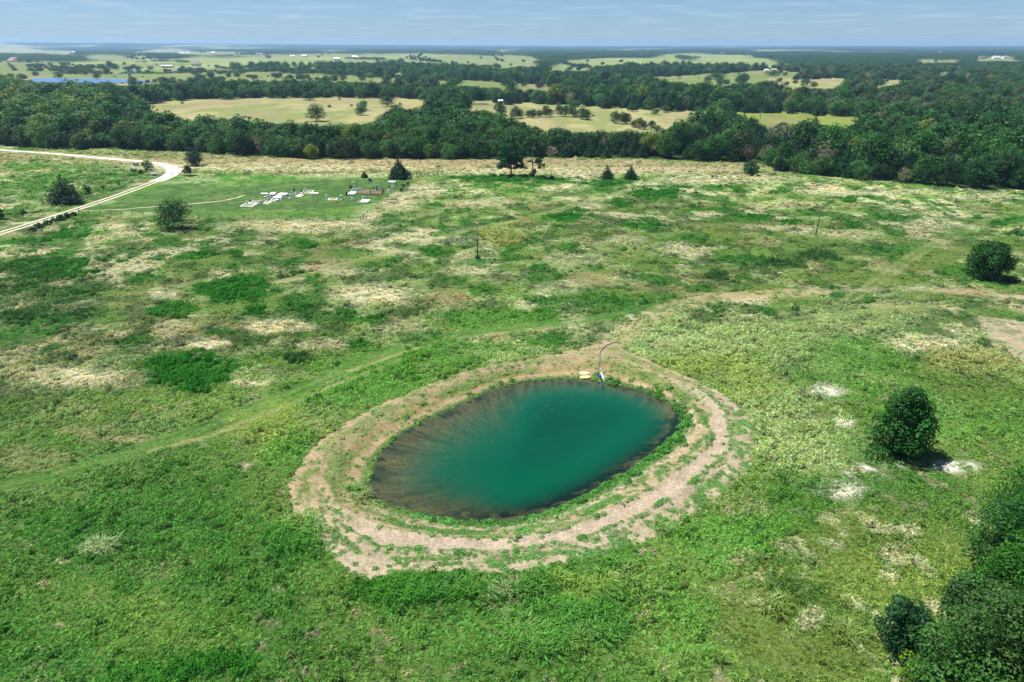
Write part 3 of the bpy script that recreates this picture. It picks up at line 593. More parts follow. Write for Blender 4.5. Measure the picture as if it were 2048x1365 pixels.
SP = {}                                                     # species -> list of (crown mesh, trunk mesh, height, width, stuff mesh)
def make_species(key, nvar, h, w, fn, nleaf, size, bark=M_BARK, r0=.2, seed=0, lo=-.75, upb=.35):
    SP[key] = []
    for k in range(nvar):
        rng = np.random.default_rng(seed + k * 31); cl = fn(rng)
        data = cloud(rng, cl, nleaf, size, low=lo, upb=upb); fit_ground(data[0])
        cm = crown_mesh(key + "_crown", data, M_LEAF); tm = trunk_mb(rng, h, r0, cl).mesh(key + "_trunk", bark, True)
        SP[key].append((cm, tm, h, w, data))
make_species('broadleaf', 6, 11.0, 10.0, lambda r: broad_clumps(r, 11.0 * (.92 + .16 * r.random()), 10.0, 34, .06, .17), 2600, .62, r0=.26, seed=100)
make_species('rounded', 4, 8.0, 9.0, lambda r: broad_clumps(r, 8.0, 9.0, 30, .0, .19, top=.3), 2400, .55, r0=.2, seed=200)
make_species('cedar', 5, 9.0, 5.2, lambda r: cedar_clumps(r, 9.0, 5.2), 2200, .42, r0=.16, seed=300, lo=-.95, upb=.5)
make_species('bare', 3, 9.0, 7.0, lambda r: broad_clumps(r, 9.0, 7.0, 30, .15, .15), 900, .34, bark=M_BARK_PALE, r0=.18, seed=400)
make_species('shrub', 4, 2.0, 2.6, lambda r: broad_clumps(r, 2.0, 2.6, 16, -.05, .22), 700, .28, r0=.05, seed=500)

TONE = {'broadleaf': base(50, 102, 36), 'rounded': base(70, 116, 52), 'cedar': base(34, 80, 36), 'bare': base(150, 148, 122), 'shrub': base(66, 116, 42), 'lime': base(140, 168, 54), 'light': base(100, 136, 56)}
def plant_tree(species, x, y, hgt, wid, label, group, col=None, name="tree", cat="tree", rng=rngG, var=None, jit=.18):
    k = int(rng.integers(len(SP[species]))) if var is None else var
    cm, tm, h, w, _ = SP[species][k]
    t = thing(name, (x, y, gz1(x, y)), label, cat, group, float(rng.random() * 6.283)); t.scale = (wid / w, wid / w, hgt / h)
    c = obj("crown", cm, t); tr = obj("trunk", tm, t)
    cc = (TONE[species] if col is None else col) * (1 + rng.normal(0, jit)); c.color = (*np.clip(cc, .004, 1), 1)
    return t

# ------------------------------------------------------------------ scatter through geometry nodes (only for uncountable cover)
def scatter(name, P, rot, scl, tint, kind, meshes, label):
    n = len(P); me = bpy.data.meshes.new(name); me.vertices.add(n); me.vertices.foreach_set("co", np.asarray(P, np.float32).ravel())
    for an, typ, dat, fld in (('spin', 'FLOAT_VECTOR', rot, 'vector'), ('size', 'FLOAT_VECTOR', scl, 'vector'), ('tint', 'FLOAT_COLOR', np.concatenate([tint, np.ones((n, 1))], 1), 'color'), ('form', 'INT', kind, 'value')):
        a = me.attributes.new(an, typ, 'POINT'); a.data.foreach_set(fld, np.ascontiguousarray(dat, np.int32 if typ == 'INT' else np.float32).ravel())
    o = tag(obj(name, me), label, kind='stuff')
    ng = bpy.data.node_groups.new(name + "_scatter", 'GeometryNodeTree')
    ng.interface.new_socket("Geometry", in_out='INPUT', socket_type='NodeSocketGeometry'); ng.interface.new_socket("Geometry", in_out='OUTPUT', socket_type='NodeSocketGeometry')
    nd, L = ng.nodes, ng.links; gi, go = nd.new("NodeGroupInput"), nd.new("NodeGroupOutput"); jn = nd.new("GeometryNodeJoinGeometry")
    def named(nm, ty):
        q = nd.new("GeometryNodeInputNamedAttribute"); q.data_type = ty; q.inputs['Name'].default_value = nm; return q.outputs['Attribute']
    sp_, sz_, fm_ = named('spin', 'FLOAT_VECTOR'), named('size', 'FLOAT_VECTOR'), named('form', 'INT')
    for k, mm in enumerate(meshes):
        po = bpy.data.objects.new(name + "_form", mm)
        cmp = nd.new("FunctionNodeCompare"); cmp.data_type = 'INT'; cmp.operation = 'EQUAL'; L.new(fm_, cmp.inputs[2]); cmp.inputs[3].default_value = k
        oi = nd.new("GeometryNodeObjectInfo"); oi.inputs['Object'].default_value = po
        ip = nd.new("GeometryNodeInstanceOnPoints"); L.new(gi.outputs[0], ip.inputs['Points']); L.new(cmp.outputs[0], ip.inputs['Selection']); L.new(oi.outputs['Geometry'], ip.inputs['Instance'])
        L.new(sp_, ip.inputs['Rotation']); L.new(sz_, ip.inputs['Scale']); L.new(ip.outputs[0], jn.inputs[0])
    L.new(jn.outputs[0], go.inputs[0]); md = o.modifiers.new("scatter", 'NODES'); md.node_group = ng
    return o

# ------------------------------------------------------------------ meadow plants
def tuft_forb(rng, n, R, h, size):
    d = rng.random((n, 2)); a = d[:, 0] * 6.283; q = np.sqrt(d[:, 1]); z = h * (1 - q ** 2) * (.55 + .55 * rng.random(n))
    pos = np.stack([np.cos(a) * q * R, np.sin(a) * q * R, z + .02], 1); nr = np.stack([np.cos(a) * q, np.sin(a) * q, np.full(n, .75)], 1) + rng.normal(size=(n, 3)) * .45
    V, F_ = leaf_quads(pos, nr, size * (.6 + .8 * rng.random(n)), rng, .7); return fit_ground(V, -.05), F_, np.clip(.25 + .45 * z / h + .35 * rng.random(n), 0, 1)  # tone darkens low down and lightens on top: shade painted into the leaves
def tuft_grass(rng, n, R, h, wd, arch=.5):
    V, F_, v = [], [], []
    for i in range(n):
        a = rng.random() * 6.283; q = R * .45 * math.sqrt(rng.random()); b = Vector((math.cos(a) * q, math.sin(a) * q, 0)); a2 = a + rng.normal(0, .6); L_ = h * (.6 + .6 * rng.random()); out = Vector((math.cos(a2), math.sin(a2), 0)); s = Vector((-out.y, out.x, 0)) * wd * .5
        k = arch * (.4 + .9 * rng.random()); m = b + out * L_ * k * .35 + Vector((0, 0, L_ * .62)); t = b + out * L_ * k + Vector((0, 0, L_ * (1 - .35 * k)))
        o = len(V); V += [b - s, b + s, m + s, m - s, t + s * .2, t - s * .2]; F_ += [(o, o + 1, o + 2, o + 3), (o + 3, o + 2, o + 4, o + 5)]; x = rng.random(); v += [x * .6 + .1, x * .6 + .4]  # lower half of each blade toned darker, as painted shade
    return np.array([tuple(p) for p in V]), np.array(F_), np.array(v)
def build_meadow():
    rng = np.random.default_rng(3); forms = []
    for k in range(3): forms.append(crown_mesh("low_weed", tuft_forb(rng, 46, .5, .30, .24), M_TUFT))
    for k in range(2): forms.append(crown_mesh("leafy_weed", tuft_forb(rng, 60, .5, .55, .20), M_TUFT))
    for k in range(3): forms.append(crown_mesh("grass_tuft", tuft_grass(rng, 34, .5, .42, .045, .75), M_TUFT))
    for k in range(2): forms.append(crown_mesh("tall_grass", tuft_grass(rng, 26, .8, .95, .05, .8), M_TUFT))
    P, S, T, K = [], [], [], []
    for r1, r2, dens, size in ((37, 76, 9.0, .70), (76, 132, 5.0, .85), (132, 222, 2.1, 1.05), (222, 420, .8, 1.45)):
        n = int(.80 * (r2 * r2 - r1 * r1) * dens); r = np.sqrt(r1 * r1 + (r2 * r2 - r1 * r1) * rng.random(n)); a = (rng.random(n) * 2 - 1) * .80
        x, y = r * np.sin(a), r * np.cos(a); px, py = proj(x, y); e = (px > -90) & (px < 2140) & (py < 1450) & (py > front_y(px)); x, y = x[e], y[e]
        c, cov, hs, bl = surface(x, y); hs = hs * (.55 + .95 * fbm(x, y, 2.4, 3, 87)) * np.where(rng.random(len(x)) < .025, 1.5, 1); keep = rng.random(len(x)) < cov * .97; x, y, c, hs, bl = x[keep], y[keep], c[keep], hs[keep], bl[keep]
        n = len(x); g = size * (.65 + .7 * rng.random(n)) * (.55 + .45 * np.clip(hs, .2, 1.4))
        P.append(np.stack([x, y, gz(x, y) - .02], 1)); hz = np.clip(hs, .25, 1.6) * (.6 + .4 * (.6 / size)) * (.7 + .6 * rng.random(n)); S.append(np.stack([g, g, g * hz], 1))
        hz_ = np.where(r1 > 130, .62, 1.0); S[-1][:, 2] *= np.where(hs > 1.0, np.maximum(hz_, .85), hz_); lum = (.80 + .40 * rng.random(n))[:, None]; lum = 1 + (lum - 1) * np.where(bl > .6, .5, 1)[:, None]; hue = rng.normal(0, .05, n)
        sl = (c[:, 0] > c[:, 1] * .98) & (bl < .45); c = np.where(sl[:, None], base(98, 150, 70)[None], c)     # weeds on bare soil are green
        T.append(c * lum * np.stack([1 + hue, np.ones(n), 1 - hue], 1) * 1.18)
        tall = hs > 1.15
        K.append(np.where(rng.random(n) < bl, rng.integers(5, 8, n), np.where(tall, rng.integers(3, 5, n), rng.integers(0, 3, n))))
    # clumps of tall cane-like grass by the pond and in the hollow below it
    for (bx, by, rx, ry, n) in ((600,1075,45,30,60),(560,1080,25,20,25),(850,1185,110,22,70),(1000,1190,90,25,35),(1140,1250,110,45,120),(1080,1290,70,30,50),(1230,1180,45,20,35),(1090,1170,40,12,20),(1330,1060,30,12,18),(1240,1140,30,12,14),(1000,474,40,10,60),
                                (705,975,12,7,8),(720,990,14,8,8),(870,690,80,20,40),(1545,1215,24,16,16),(1690,1270,40,20,18),(200,1093,36,11,26),(560,770,30,8,8),(900,700,50,14,20),(1400,1330,50,20,10)):
        q = np.sqrt(rng.random(n)); a = rng.random(n) * 6.283; x, y = unproj(bx + rx * q * np.cos(a), by + ry * q * np.sin(a)); c, _, _, _ = surface(x, y); c = np.where(((c[:, 0] > c[:, 1] * .96) & (by != 1093))[:, None], base(104, 152, 70)[None], c)
        P.append(np.stack([x, y, gz(x, y) - .03], 1)); g = .7 + .6 * rng.random(n); S.append(np.stack([g, g, g * (.7 + .4 * rng.random(n))], 1)); T.append(c * (1.0 + .4 * rng.random(n))[:, None] * 1.15); K.append(rng.integers(8, 10, n))
    for i in range(len(POND)):                              # leafy mounds along the right hand shore
        p, q = POND[i], POND[(i + 1) % len(POND)]; a_, b_ = proj(p[0], p[1], WZ); right = float(sm(1130, 1260, a_)) * (1 if b_ < 900 else .5) + .03
        m_ = rng.poisson(np.hypot(*(q - p)) * 3.2 * right)
        if not m_: continue
        u = rng.random(m_)[:, None]; o_ = p + (q - p) * u; o_ = o_ + (o_ - PC) / np.linalg.norm(o_ - PC, axis=1)[:, None] * np.abs(rng.normal(.5, .9, m_))[:, None]
        g = .5 + .8 * rng.random(m_); P.append(np.stack([o_[:, 0], o_[:, 1], gz(o_[:, 0], o_[:, 1]) - .03], 1)); S.append(np.stack([g, g, g * (.7 + .5 * rng.random(m_))], 1)); T.append(np.tile(base(88, 158, 66), (m_, 1)) * (.75 + .5 * rng.random(m_))[:, None]); K.append(rng.integers(3, 5, m_))
    P, S, T, K = (np.concatenate(q) for q in (P, S, T, K)); n = len(P)
    R_ = np.stack([rng.normal(0, .10, n), rng.normal(0, .10, n), rng.random(n) * 6.283], 1)
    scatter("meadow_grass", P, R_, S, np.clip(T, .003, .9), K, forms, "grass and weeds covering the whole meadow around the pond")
    print("meadow plants", n)
build_meadow()

# ------------------------------------------------------------------ woods
def clearings():
    C = []
    for (x, y, w, h) in HOUSE_CLEAR: C.append(np.array([(x - w, y - h), (x + w, y - h), (x + w, y + h * .6), (x - w, y + h * .6)], float))
    return C
# far farm buildings: photo x, y of the base, width px, wall height m, roof, walls, label, shape
HOUSES = [(25,124,24,3.2,'rust','brick',"low brown roofed ranch house above the lake, at the left edge",'hip'),(333,136,22,3.6,'white','white',"long white metal barn with open bays in the lake pasture",'barn'),
 (391,133,17,5.0,'dark','cream',"brown hip roofed two storey house beside the long white barn",'hip'),(145,108,8,6.0,'white','white',"tall white farmhouse at the end of the far straw field",'gable'),(137,109,7,3.0,'grey','white',"low white shed next to the tall white farmhouse",'gable'),
 (364,108,11,3.0,'grey','white',"long low white house on the far ridge, left of a tan roof",'gable'),(376,108,6,3.5,'white','white',"small white shed beside the long low far house",'gable'),(426,108.5,12,4.0,'tan','tan',"tan roofed house among far trees",'hip'),
 (585,115,8,4.0,'white','white',"small white farmhouse, first of the pair behind the wood",'gable'),(608,115,11,4.5,'grey','white',"white farmhouse with a wing, second of the far pair",'gable'),(673,121,10,4.0,'white','red',"red barn with a white roof in the far pasture",'gable'),
 (709,117,9,5.0,'white','cream',"white gabled farm building right of the red barn",'gable'),(717,118,8,3.6,'grey','white',"low white building attached to the gabled farm building",'gable'),(517,110.5,12,3.0,'grey','white',"long pale shed on the far horizon field",'gable'),(564,109,8,4.0,'grey','cream',"cream coloured house on the far horizon field",'gable'),
 (1001,209,8,2.6,'white','red',"small red shed beside the grey brush heap",'gable'),(1966,118,12,4.0,'brown','white',"white house with a brown gable roof on the right ridge",'gable'),(1995,118,14,3.5,'grey','white',"long white house between two others on the right ridge",'gable'),(2013,117.5,12,4.0,'brown','white',"white house with brown roof, rightmost of the ridge row",'gable'),
 (1879,108.5,9,5.0,'white','white',"white roofed barn alone in the right hand forest",'gable'),(1549,143.5,9,3.0,'tan','brick',"brick coloured cabin in the right hand pasture",'gable'),(1533,143.5,7,2.6,'white','white',"small white trailer beside the brick coloured cabin",'gable'),(1445,109,7,4.0,'white','white',"white shed near the far horizon, right of centre",'gable'),
 (1340,104.5,5,5.0,'grey','white',"tiny white house at the forest edge on the horizon",'gable'),(146,117,8,3.0,'white','white',"white roof among trees below the tall white farmhouse",'gable')]
HOUSE_CLEAR = [(h[0], h[1] - 2, h[2] * .75 + 2, 4.0) for h in HOUSES] + [(962,207,22,5)]
def build_woods():
    rng = np.random.default_rng(21); CL = clearings()
    lake = np.array(LAKE, float)
    def blocked(x, y, h):
        px, py = proj(x, y, 0.0); qx, qy = proj(x, y, h * .86); b = np.zeros(len(x), bool)
        jx, jy = (fbm(px, py * 6, 60, 4, 5) - .5) * 60, (fbm(px + 500, py * 6, 34, 4, 6) - .5) * np.clip((py - 92) * .26, 1.0, 6); px, qx, py, qy = px + jx, qx + jx, py + jy, qy + jy
        for f in FIELDS + CL + [lake]: b |= inside(px, py, f) | inside(qx, qy, f) | inside(qx, (py + qy) / 2, f)
        return b
    trees = []                                               # x, y, h, w, species, tone
    # front rows and wood up to 1.6 km: single trees
    for r1, r2, gap in ((255, 520, 5.6), (520, 820, 8.5), (820, 1700, 12.5)):
        step = gap; xs = np.arange(-r2 * .85, r2 * .85, step); ys = np.arange(r1 * .7, r2, step); X, Y = np.meshgrid(xs, ys); X = (X + rng.uniform(-.48, .48, X.shape) * step).ravel(); Y = (Y + rng.uniform(-.48, .48, Y.shape) * step).ravel()
        r = np.hypot(X, Y); px, py = proj(X, Y); e = (r >= r1) & (r < r2) & (px > -120) & (px < 2170) & (py < front_y(px)); X, Y, px, py, r = X[e], Y[e], px[e], py[e], r[e]
        edge = front_y(px) - py
        n1 = fbm(X, Y, 70, 3, 61); n2 = rng.random(len(X))
        ced = np.where((px > 1040) & (edge > 6) & (px < 1960), .78, np.where(px > 1040, .25, .12)) * sm(.30, .55, n1 + .12)
        ced = np.where((px > 1000) & (px < 1540), np.maximum(ced, .55), ced)
        sp = np.where(n2 < ced, 2, np.where(n2 < ced + (1 - ced) * .48, 1, 0)); sp = np.where((rng.random(len(X)) < .035 * (px > 1100) + .006), 3, sp)
        h = np.select([sp == 0, sp == 1, sp == 2, sp == 3], [11.5, 8.5, 8.5, 8.5]) * (.72 + .55 * rng.random(len(X)))
        h = h * np.where(px < 240, 1.22, 1) * np.where((px > 770) & (px < 960) & (edge > 20) & (edge < 70), 1.1, 1) * np.where(edge < 9, .75, 1)
        w = h * np.select([sp == 0, sp == 1, sp == 2, sp == 3], [.95, 1.12, .58, .8]) * (.85 + .3 * rng.random(len(X))); w = np.maximum(w, gap * .95)
        k = ~blocked(X, Y, h)
        for sc in (.62, .62):                                 # lower growth where a full tree would hide the field behind
            b2 = ~k; h = np.where(b2, h * sc, h); w = np.where(b2, np.maximum(w * .8, gap * .8), w); k2 = np.zeros(len(X), bool); k2[b2] = ~blocked(X[b2], Y[b2], h[b2]); k = k | k2
        st = (~k) & (rng.random(len(X)) < .012) & (r > 420); h = np.where(st, h * .45, h); w = np.where(st, w * .45, w); k = k | st
        for q in zip(X[k], Y[k], h[k], w[k], sp[k], px[k], py[k], edge[k], n1[k]): trees.append(q)
    T = np.array(trees); X, Y, h, w, sp, px, py, edge, n1 = T.T; sp = sp.astype(int); r = np.hypot(X, Y)
    n = len(X); col = np.zeros((n, 3)); keys = ['broadleaf', 'rounded', 'cedar', 'bare']
    for i, k in enumerate(keys): col[sp == i] = TONE[k]
    col *= np.clip(1.15 + rng.normal(0, .30, n), .5, 2.1)[:, None]; hue = rng.normal(0, .07, n) + (n1 - .5) * .25; col *= np.stack([1 + hue, np.ones(n), 1 - hue * .8], 1)
    li = (px < 230) & (rng.random(n) < .28) & (sp != 2); col[li] = TONE['light'] * (1 + rng.normal(0, .12, li.sum()))[:, None]
    li2 = rng.random(n) < .025; col[li2 & (sp < 2)] = TONE['lime'] * .8
    gx = (px > 1500) & (py < 250) & (sp < 2) & (rng.random(n) < .5); col[gx] = col[gx] * .5 + base(112, 128, 92) * .5
    # the trees that show largest stand as things of their own
    vis = h * FPX / r * np.where(edge < 14, 2.2, np.where(edge < 26, 1.2, .45)) * ((px > 0) & (px < 2048)); order = np.argsort(-vis); NI = 262; ind = np.zeros(n, bool); ind[order[:NI]] = True
    where = [(0, 250, "beside the gravel road's far bend"), (250, 480, "behind the two hay bales"), (480, 640, "behind the grave slabs"), (640, 860, "behind the grave obelisks"), (860, 1130, "behind the two tall lone trees"),
             (1130, 1330, "behind the pair of small cedars"), (1330, 1550, "behind the lone round bush"), (1550, 1720, "at the right wood's rounded corner"), (1720, 1880, "along the right meadow edge"), (1880, 2050, "at the far right meadow edge")]
    word = {0: "tall dark broadleaf tree", 1: "low rounded vine covered tree", 2: "pointed dark cedar", 3: "pale thin leaved tree"}
    cnt = {}; ORD = "first second third fourth fifth sixth seventh eighth ninth tenth eleventh twelfth thirteenth fourteenth fifteenth sixteenth seventeenth eighteenth nineteenth twentieth".split()
    for i in sorted(np.where(ind)[0], key=lambda q: px[q]):
        wh = next(t for a, b, t in where if a <= px[i] < b)
        light = "pale yellow green tree" if (col[i][0] > .06 and sp[i] < 2) else word[sp[i]]
        grp = light + " " + wh; key = ("front " if edge[i] < 9 else "rear ") + grp; cnt[key] = cnt.get(key, 0) + 1; lab = ORD[min(cnt[key], 20) - 1] + " " + key + ", from the left"
        t = plant_tree(keys[sp[i]], X[i], Y[i], h[i], w[i], lab, grp, col=col[i], rng=rng, jit=0.0, name={2: "cedar_tree"}.get(sp[i], "broadleaf_tree"))
    # all the rest: a far wood that reads as one mass
    forms, off = [], []
    for k in keys:
        off.append(len(forms))
        for (cm, tm, hh, ww, data) in SP[k]:
            V, F_, v = data; rr = np.random.default_rng(len(forms)); step = 2; Q = V.reshape(-1, 4, 3)[::step]; v2 = v[::step]; cen = Q.mean(1, keepdims=True); Q = cen + (Q - cen) * 1.45
            forms.append(crown_mesh("wood_tree", ((Q / np.array([ww, ww, hh])).reshape(-1, 3), np.arange(len(Q) * 4).reshape(-1, 4), v2), M_LEAF_I))
    off = np.array(off); nvar = np.array([len(SP[k]) for k in keys]); m = ~ind
    P = [np.stack([X, Y, gz(X, Y)], 1)[m]]; S = [np.stack([w, w, h], 1)[m]]; C = [col[m]]; K = [(off[sp] + rng.integers(0, 100, n) % nvar[sp])[m]]
    # patches of canopy out to the horizon
    pf = []
    for kk in range(5):
        rr = np.random.default_rng(900 + kk); cl = []
        for i in range(26):
            a = rr.random() * 6.283; q = math.sqrt(rr.random()) * .46; s = .075 + .05 * rr.random(); cl.append((math.cos(a) * q, math.sin(a) * q, .45 + .25 * rr.random(), s, s, .35 + .15 * rr.random(), rr.random()))
        d = cloud(rr, cl, 750, .055, low=-.3); V = d[0]; V[:, 2] = np.maximum(V[:, 2], 0); pf.append(len(forms)); forms.append(crown_mesh("wood_canopy", d, M_LEAF_I))
    for r1, r2, gap, hh in ((1650, 3200, 26, 9.5), (3200, 6500, 60, 10.5), (6500, 16200, 170, 12)):
        xs = np.arange(-r2 * .75, r2 * .75, gap); ys = np.arange(r1 * .75, r2, gap); A, B = np.meshgrid(xs, ys); A = (A + rng.uniform(-.45, .45, A.shape) * gap).ravel(); B = (B + rng.uniform(-.45, .45, B.shape) * gap).ravel()
        q = np.hypot(A, B); a, b = proj(A, B); e = (q >= r1) & (q < r2) & (a > -60) & (a < 2110); A, B, q = A[e], B[e], q[e]; g = hh * (.75 + .5 * rng.random(len(A)))
        gap_n = fbm(A, B * .35, 420, 3, 71); e = ~blocked(A, B, g) & (gap_n < .555); A, B, g = A[e], B[e], g[e]; nn = len(A); s = gap * 1.5 * (.8 + .4 * rng.random(nn))
        P.append(np.stack([A, B, gz(A, B)], 1)); S.append(np.stack([s, s, g], 1)); cc = np.tile(base(60, 100, 48), (nn, 1)) * (1 + rng.normal(0, .2, nn))[:, None]; C.append(cc); K.append(np.array(pf)[rng.integers(0, 5, nn)])
    # lines of hedge trees and stray bushes over the far fields
    nq = 26000; qx, qy = rng.uniform(-20, 2068, nq), 97 + 90 * rng.random(nq) ** 1.3; inf = np.zeros(nq, bool)
    for f in FIELDS[3:]: inf |= inside(qx, qy, f)
    lake_ = inside(qx, qy + 1, np.array(LAKE, float) + np.array([0, 0.0])); near = np.zeros(nq, bool)
    for (hx, hy, hw, hh_) in HOUSE_CLEAR: near |= (np.abs(qx - hx) < hw) & (qy > hy - 3) & (qy < hy + 9)
    rid = np.abs(fbm(qx, qy * 9, 150, 2, 83) - .5); e = inf & ~lake_ & ~near & ((rid < .012) | (rng.random(nq) < .012)); A, B = unproj(qx[e], qy[e]); nn = len(A); g = 3 + 5 * rng.random(nn); g = np.where(np.hypot(A, B) > 3000, g * 1.3, g)
    P.append(np.stack([A, B, gz(A, B)], 1)); S.append(np.stack([g * 1.5, g * 1.5, g], 1)); C.append(np.tile(base(58, 98, 52), (nn, 1)) * (1 + rng.normal(0, .15, nn))[:, None]); K.append(off[1] + rng.integers(0, nvar[1], nn))
    P, S, C, K = (np.concatenate(q) for q in (P, S, C, K)); nn = len(P); R_ = np.stack([np.zeros(nn), np.zeros(nn), rng.random(nn) * 6.283], 1)
    scatter("far_woodland", P, R_, S, np.clip(C, .004, .5), K, forms, "dense dark green woods and hedges spreading to the horizon")
    print("woods", n, "single", int(ind.sum()), "mass", nn)
build_woods()

# ------------------------------------------------------------------ trees that stand alone
def top_height(bx, by, ty):
    """height of something that stands at photo (bx,by) and reaches up to row ty"""
    X, Y, z = at(bx, by); b = (682.5 - ty) / FPX; return H + Y * (-sp + b * cp) / (cp + b * sp) - z
def hero_tree(name, bx, by, ty, wpx, form, col, label, cat="tree", group=None, nleaf=9000, size=.3, seed=1, nc=46, base_f=.05, cr=.17, r0=.2, nl=10, lop=.08, jitter=None, top=1.0, bark=M_BARK):
    rng = np.random.default_rng(seed); X, Y, z = at(bx, by); h = top_height(bx, by, ty); w = wpx * mpp(bx, (by * .6 + ty * .4) if by > 700 else by)
    cl = cedar_clumps(rng, h, w, 15) if form == 'cedar' else broad_clumps(rng, h, w, nc, base_f, cr, lop, top)
    if form == 'cone':
        cl = [(a * (1.22 - .62 * c / h), b * (1.22 - .62 * c / h), c, d * (1.15 - .4 * c / h), e * (1.15 - .4 * c / h), f, g) for a, b, c, d, e, f, g in cl]
    t = thing(name, (X, Y, z), label, cat, group, rng.random() * 6.283)
    data = cloud(rng, cl, nleaf, size, upb=.5 if form == 'cedar' else .35); fit_ground(data[0])
    c = obj("crown", crown_mesh("crown", data, M_LEAF), t); c.color = (*col, 1)
    tb = trunk_mb(rng, h, r0, cl, .3 if base_f > .1 else .12, nl).build("trunk", bark, t, True)
    return t
hero_tree("oak_tree", 1797, 908, 772, 108, 'cone', base(52, 118, 34), "big lone round leafy tree standing between the pond and the right edge", nleaf=15000, size=.30, seed=11, nc=80, cr=.13, r0=.3, nl=16, base_f=.0)
hero_tree("oak_tree", 1970, 556, 482, 82, 'round', base(50, 112, 36), "lone round leafy tree by the dirt track at the right edge", nleaf=9000, size=.42, seed=12, nc=60, cr=.14, r0=.3, base_f=.0)
hero_tree("oak_tree", 349, 458, 400, 72, 'round', base(60, 118, 42), "loose crowned tree with pale trunk in front of the cemetery fence", nleaf=4200, size=.40, seed=13, nc=44, cr=.13, r0=.16, base_f=.14, bark=M_BARK_PALE, nl=14)
hero_tree("cedar_tree", 131, 407, 347, 66, 'cedar', base(30, 80, 44), "broad dark cedar beside the pale lane, left of the cemetery", nleaf=6500, size=.40, seed=14, r0=.2)
hero_tree("cedar_tree", 798, 357, 317, 42, 'cedar', base(28, 84, 48), "dense dark cedar at the far corner of the cemetery", nleaf=5200, size=.45, seed=15, r0=.2)
hero_tree("cedar_tree", 729, 356, 342, 14, 'cedar', base(36, 96, 50), "tiny cedar on the cemetery's back fence line", nleaf=1200, size=.3, seed=16, r0=.08)
hero_tree("cedar_tree", 1214, 359, 329, 27, 'cedar', base(34, 96, 46), "small pointed cedar, left one of the pair in the meadow", nleaf=2600, size=.36, seed=17, r0=.12)
hero_tree("cedar_tree", 1261, 359, 328, 26, 'cedar', base(34, 96, 46), "small pointed cedar, right one of the pair in the meadow", nleaf=2600, size=.36, seed=18, r0=.12)
hero_tree("round_bush", 1500, 352, 323, 33, 'round', base(44, 100, 46), "lone round bush near the corner of the right hand wood", "bush", nleaf=2600, size=.42, seed=19, nc=26, base_f=0)
hero_tree("oak_tree", 389, 332, 299, 37, 'round', base(38, 92, 46), "dark rounded tree beyond the bend of the gravel road", nleaf=3200, size=.46, seed=20, nc=34, base_f=.03)
hero_tree("young_tree", 376, 352, 330, 17, 'round', base(52, 110, 44), "slim young tree just right of the gravel bend", nleaf=1300, size=.36, seed=21, nc=18, base_f=.12, r0=.08)
hero_tree("leafy_bush", 296, 340, 320, 20, 'round', base(64, 128, 44), "bright bush on the inside of the gravel bend", "bush", nleaf=1300, size=.34, seed=22, nc=18, base_f=0, r0=.06)
hero_tree("leafy_bush", 283, 348, 339, 12, 'round', base(72, 136, 46), "small bush in front of the bright bush inside the bend", "bush", nleaf=500, size=.3, seed=23, nc=12, base_f=0, r0=.04)
hero_tree("leafy_bush", 176, 389, 371, 19, 'round', base(48, 108, 44), "low bush just right of the broad dark cedar", "bush", nleaf=900, size=.32, seed=24, nc=14, base_f=0, r0=.05)
hero_tree("leafy_bush", 206, 378, 371, 9, 'round', base(54, 116, 44), "little bush between the low bush and the lane", "bush", nleaf=350, size=.28, seed=25, nc=9, base_f=0, r0=.03)
hero_tree("young_tree", 5, 441, 418, 13, 'cone', base(44, 104, 44), "narrow sapling cut by the left edge above the lane", nleaf=900, size=.3, seed=26, nc=18, base_f=0, r0=.05)
hero_tree("leafy_bush", 46, 430, 420, 16, 'round', base(50, 112, 46), "low weedy bush between the left edge sapling and the lane", "bush", nleaf=450, size=.3, seed=27, nc=9, base_f=0, r0=.04)
hero_tree("leafy_bush", 238, 371, 364, 7, 'round', base(54, 116, 46), "tiny bush near the lane below the hay bales", "bush", nleaf=260, size=.28, seed=28, nc=8, base_f=0, r0=.03)
hero_tree("leafy_bush", 1428, 357, 351, 12, 'round', base(46, 106, 44), "low dark bush by the thin fence posts in the meadow", "bush", nleaf=300, size=.3, seed=29, nc=8, base_f=0, r0=.03)
for i, (bx, by, ty, w) in enumerate([(66,463,455,16),(80,457,448,18),(95,451,441,18),(108,446,437,16),(122,441,431,18),(135,436,427,16),(148,432,425,12)]):
    hero_tree("hedge_bush", bx, by, ty, w, 'round', base(48, 104, 48), "dark bush, number %s from the left in the low hedge beside the lane" % ["one", "two", "three", "four", "five", "six", "seven"][i], "bush", "low hedge beside the pale lane", nleaf=600, size=.32, seed=40 + i, nc=10, base_f=0, r0=.04)
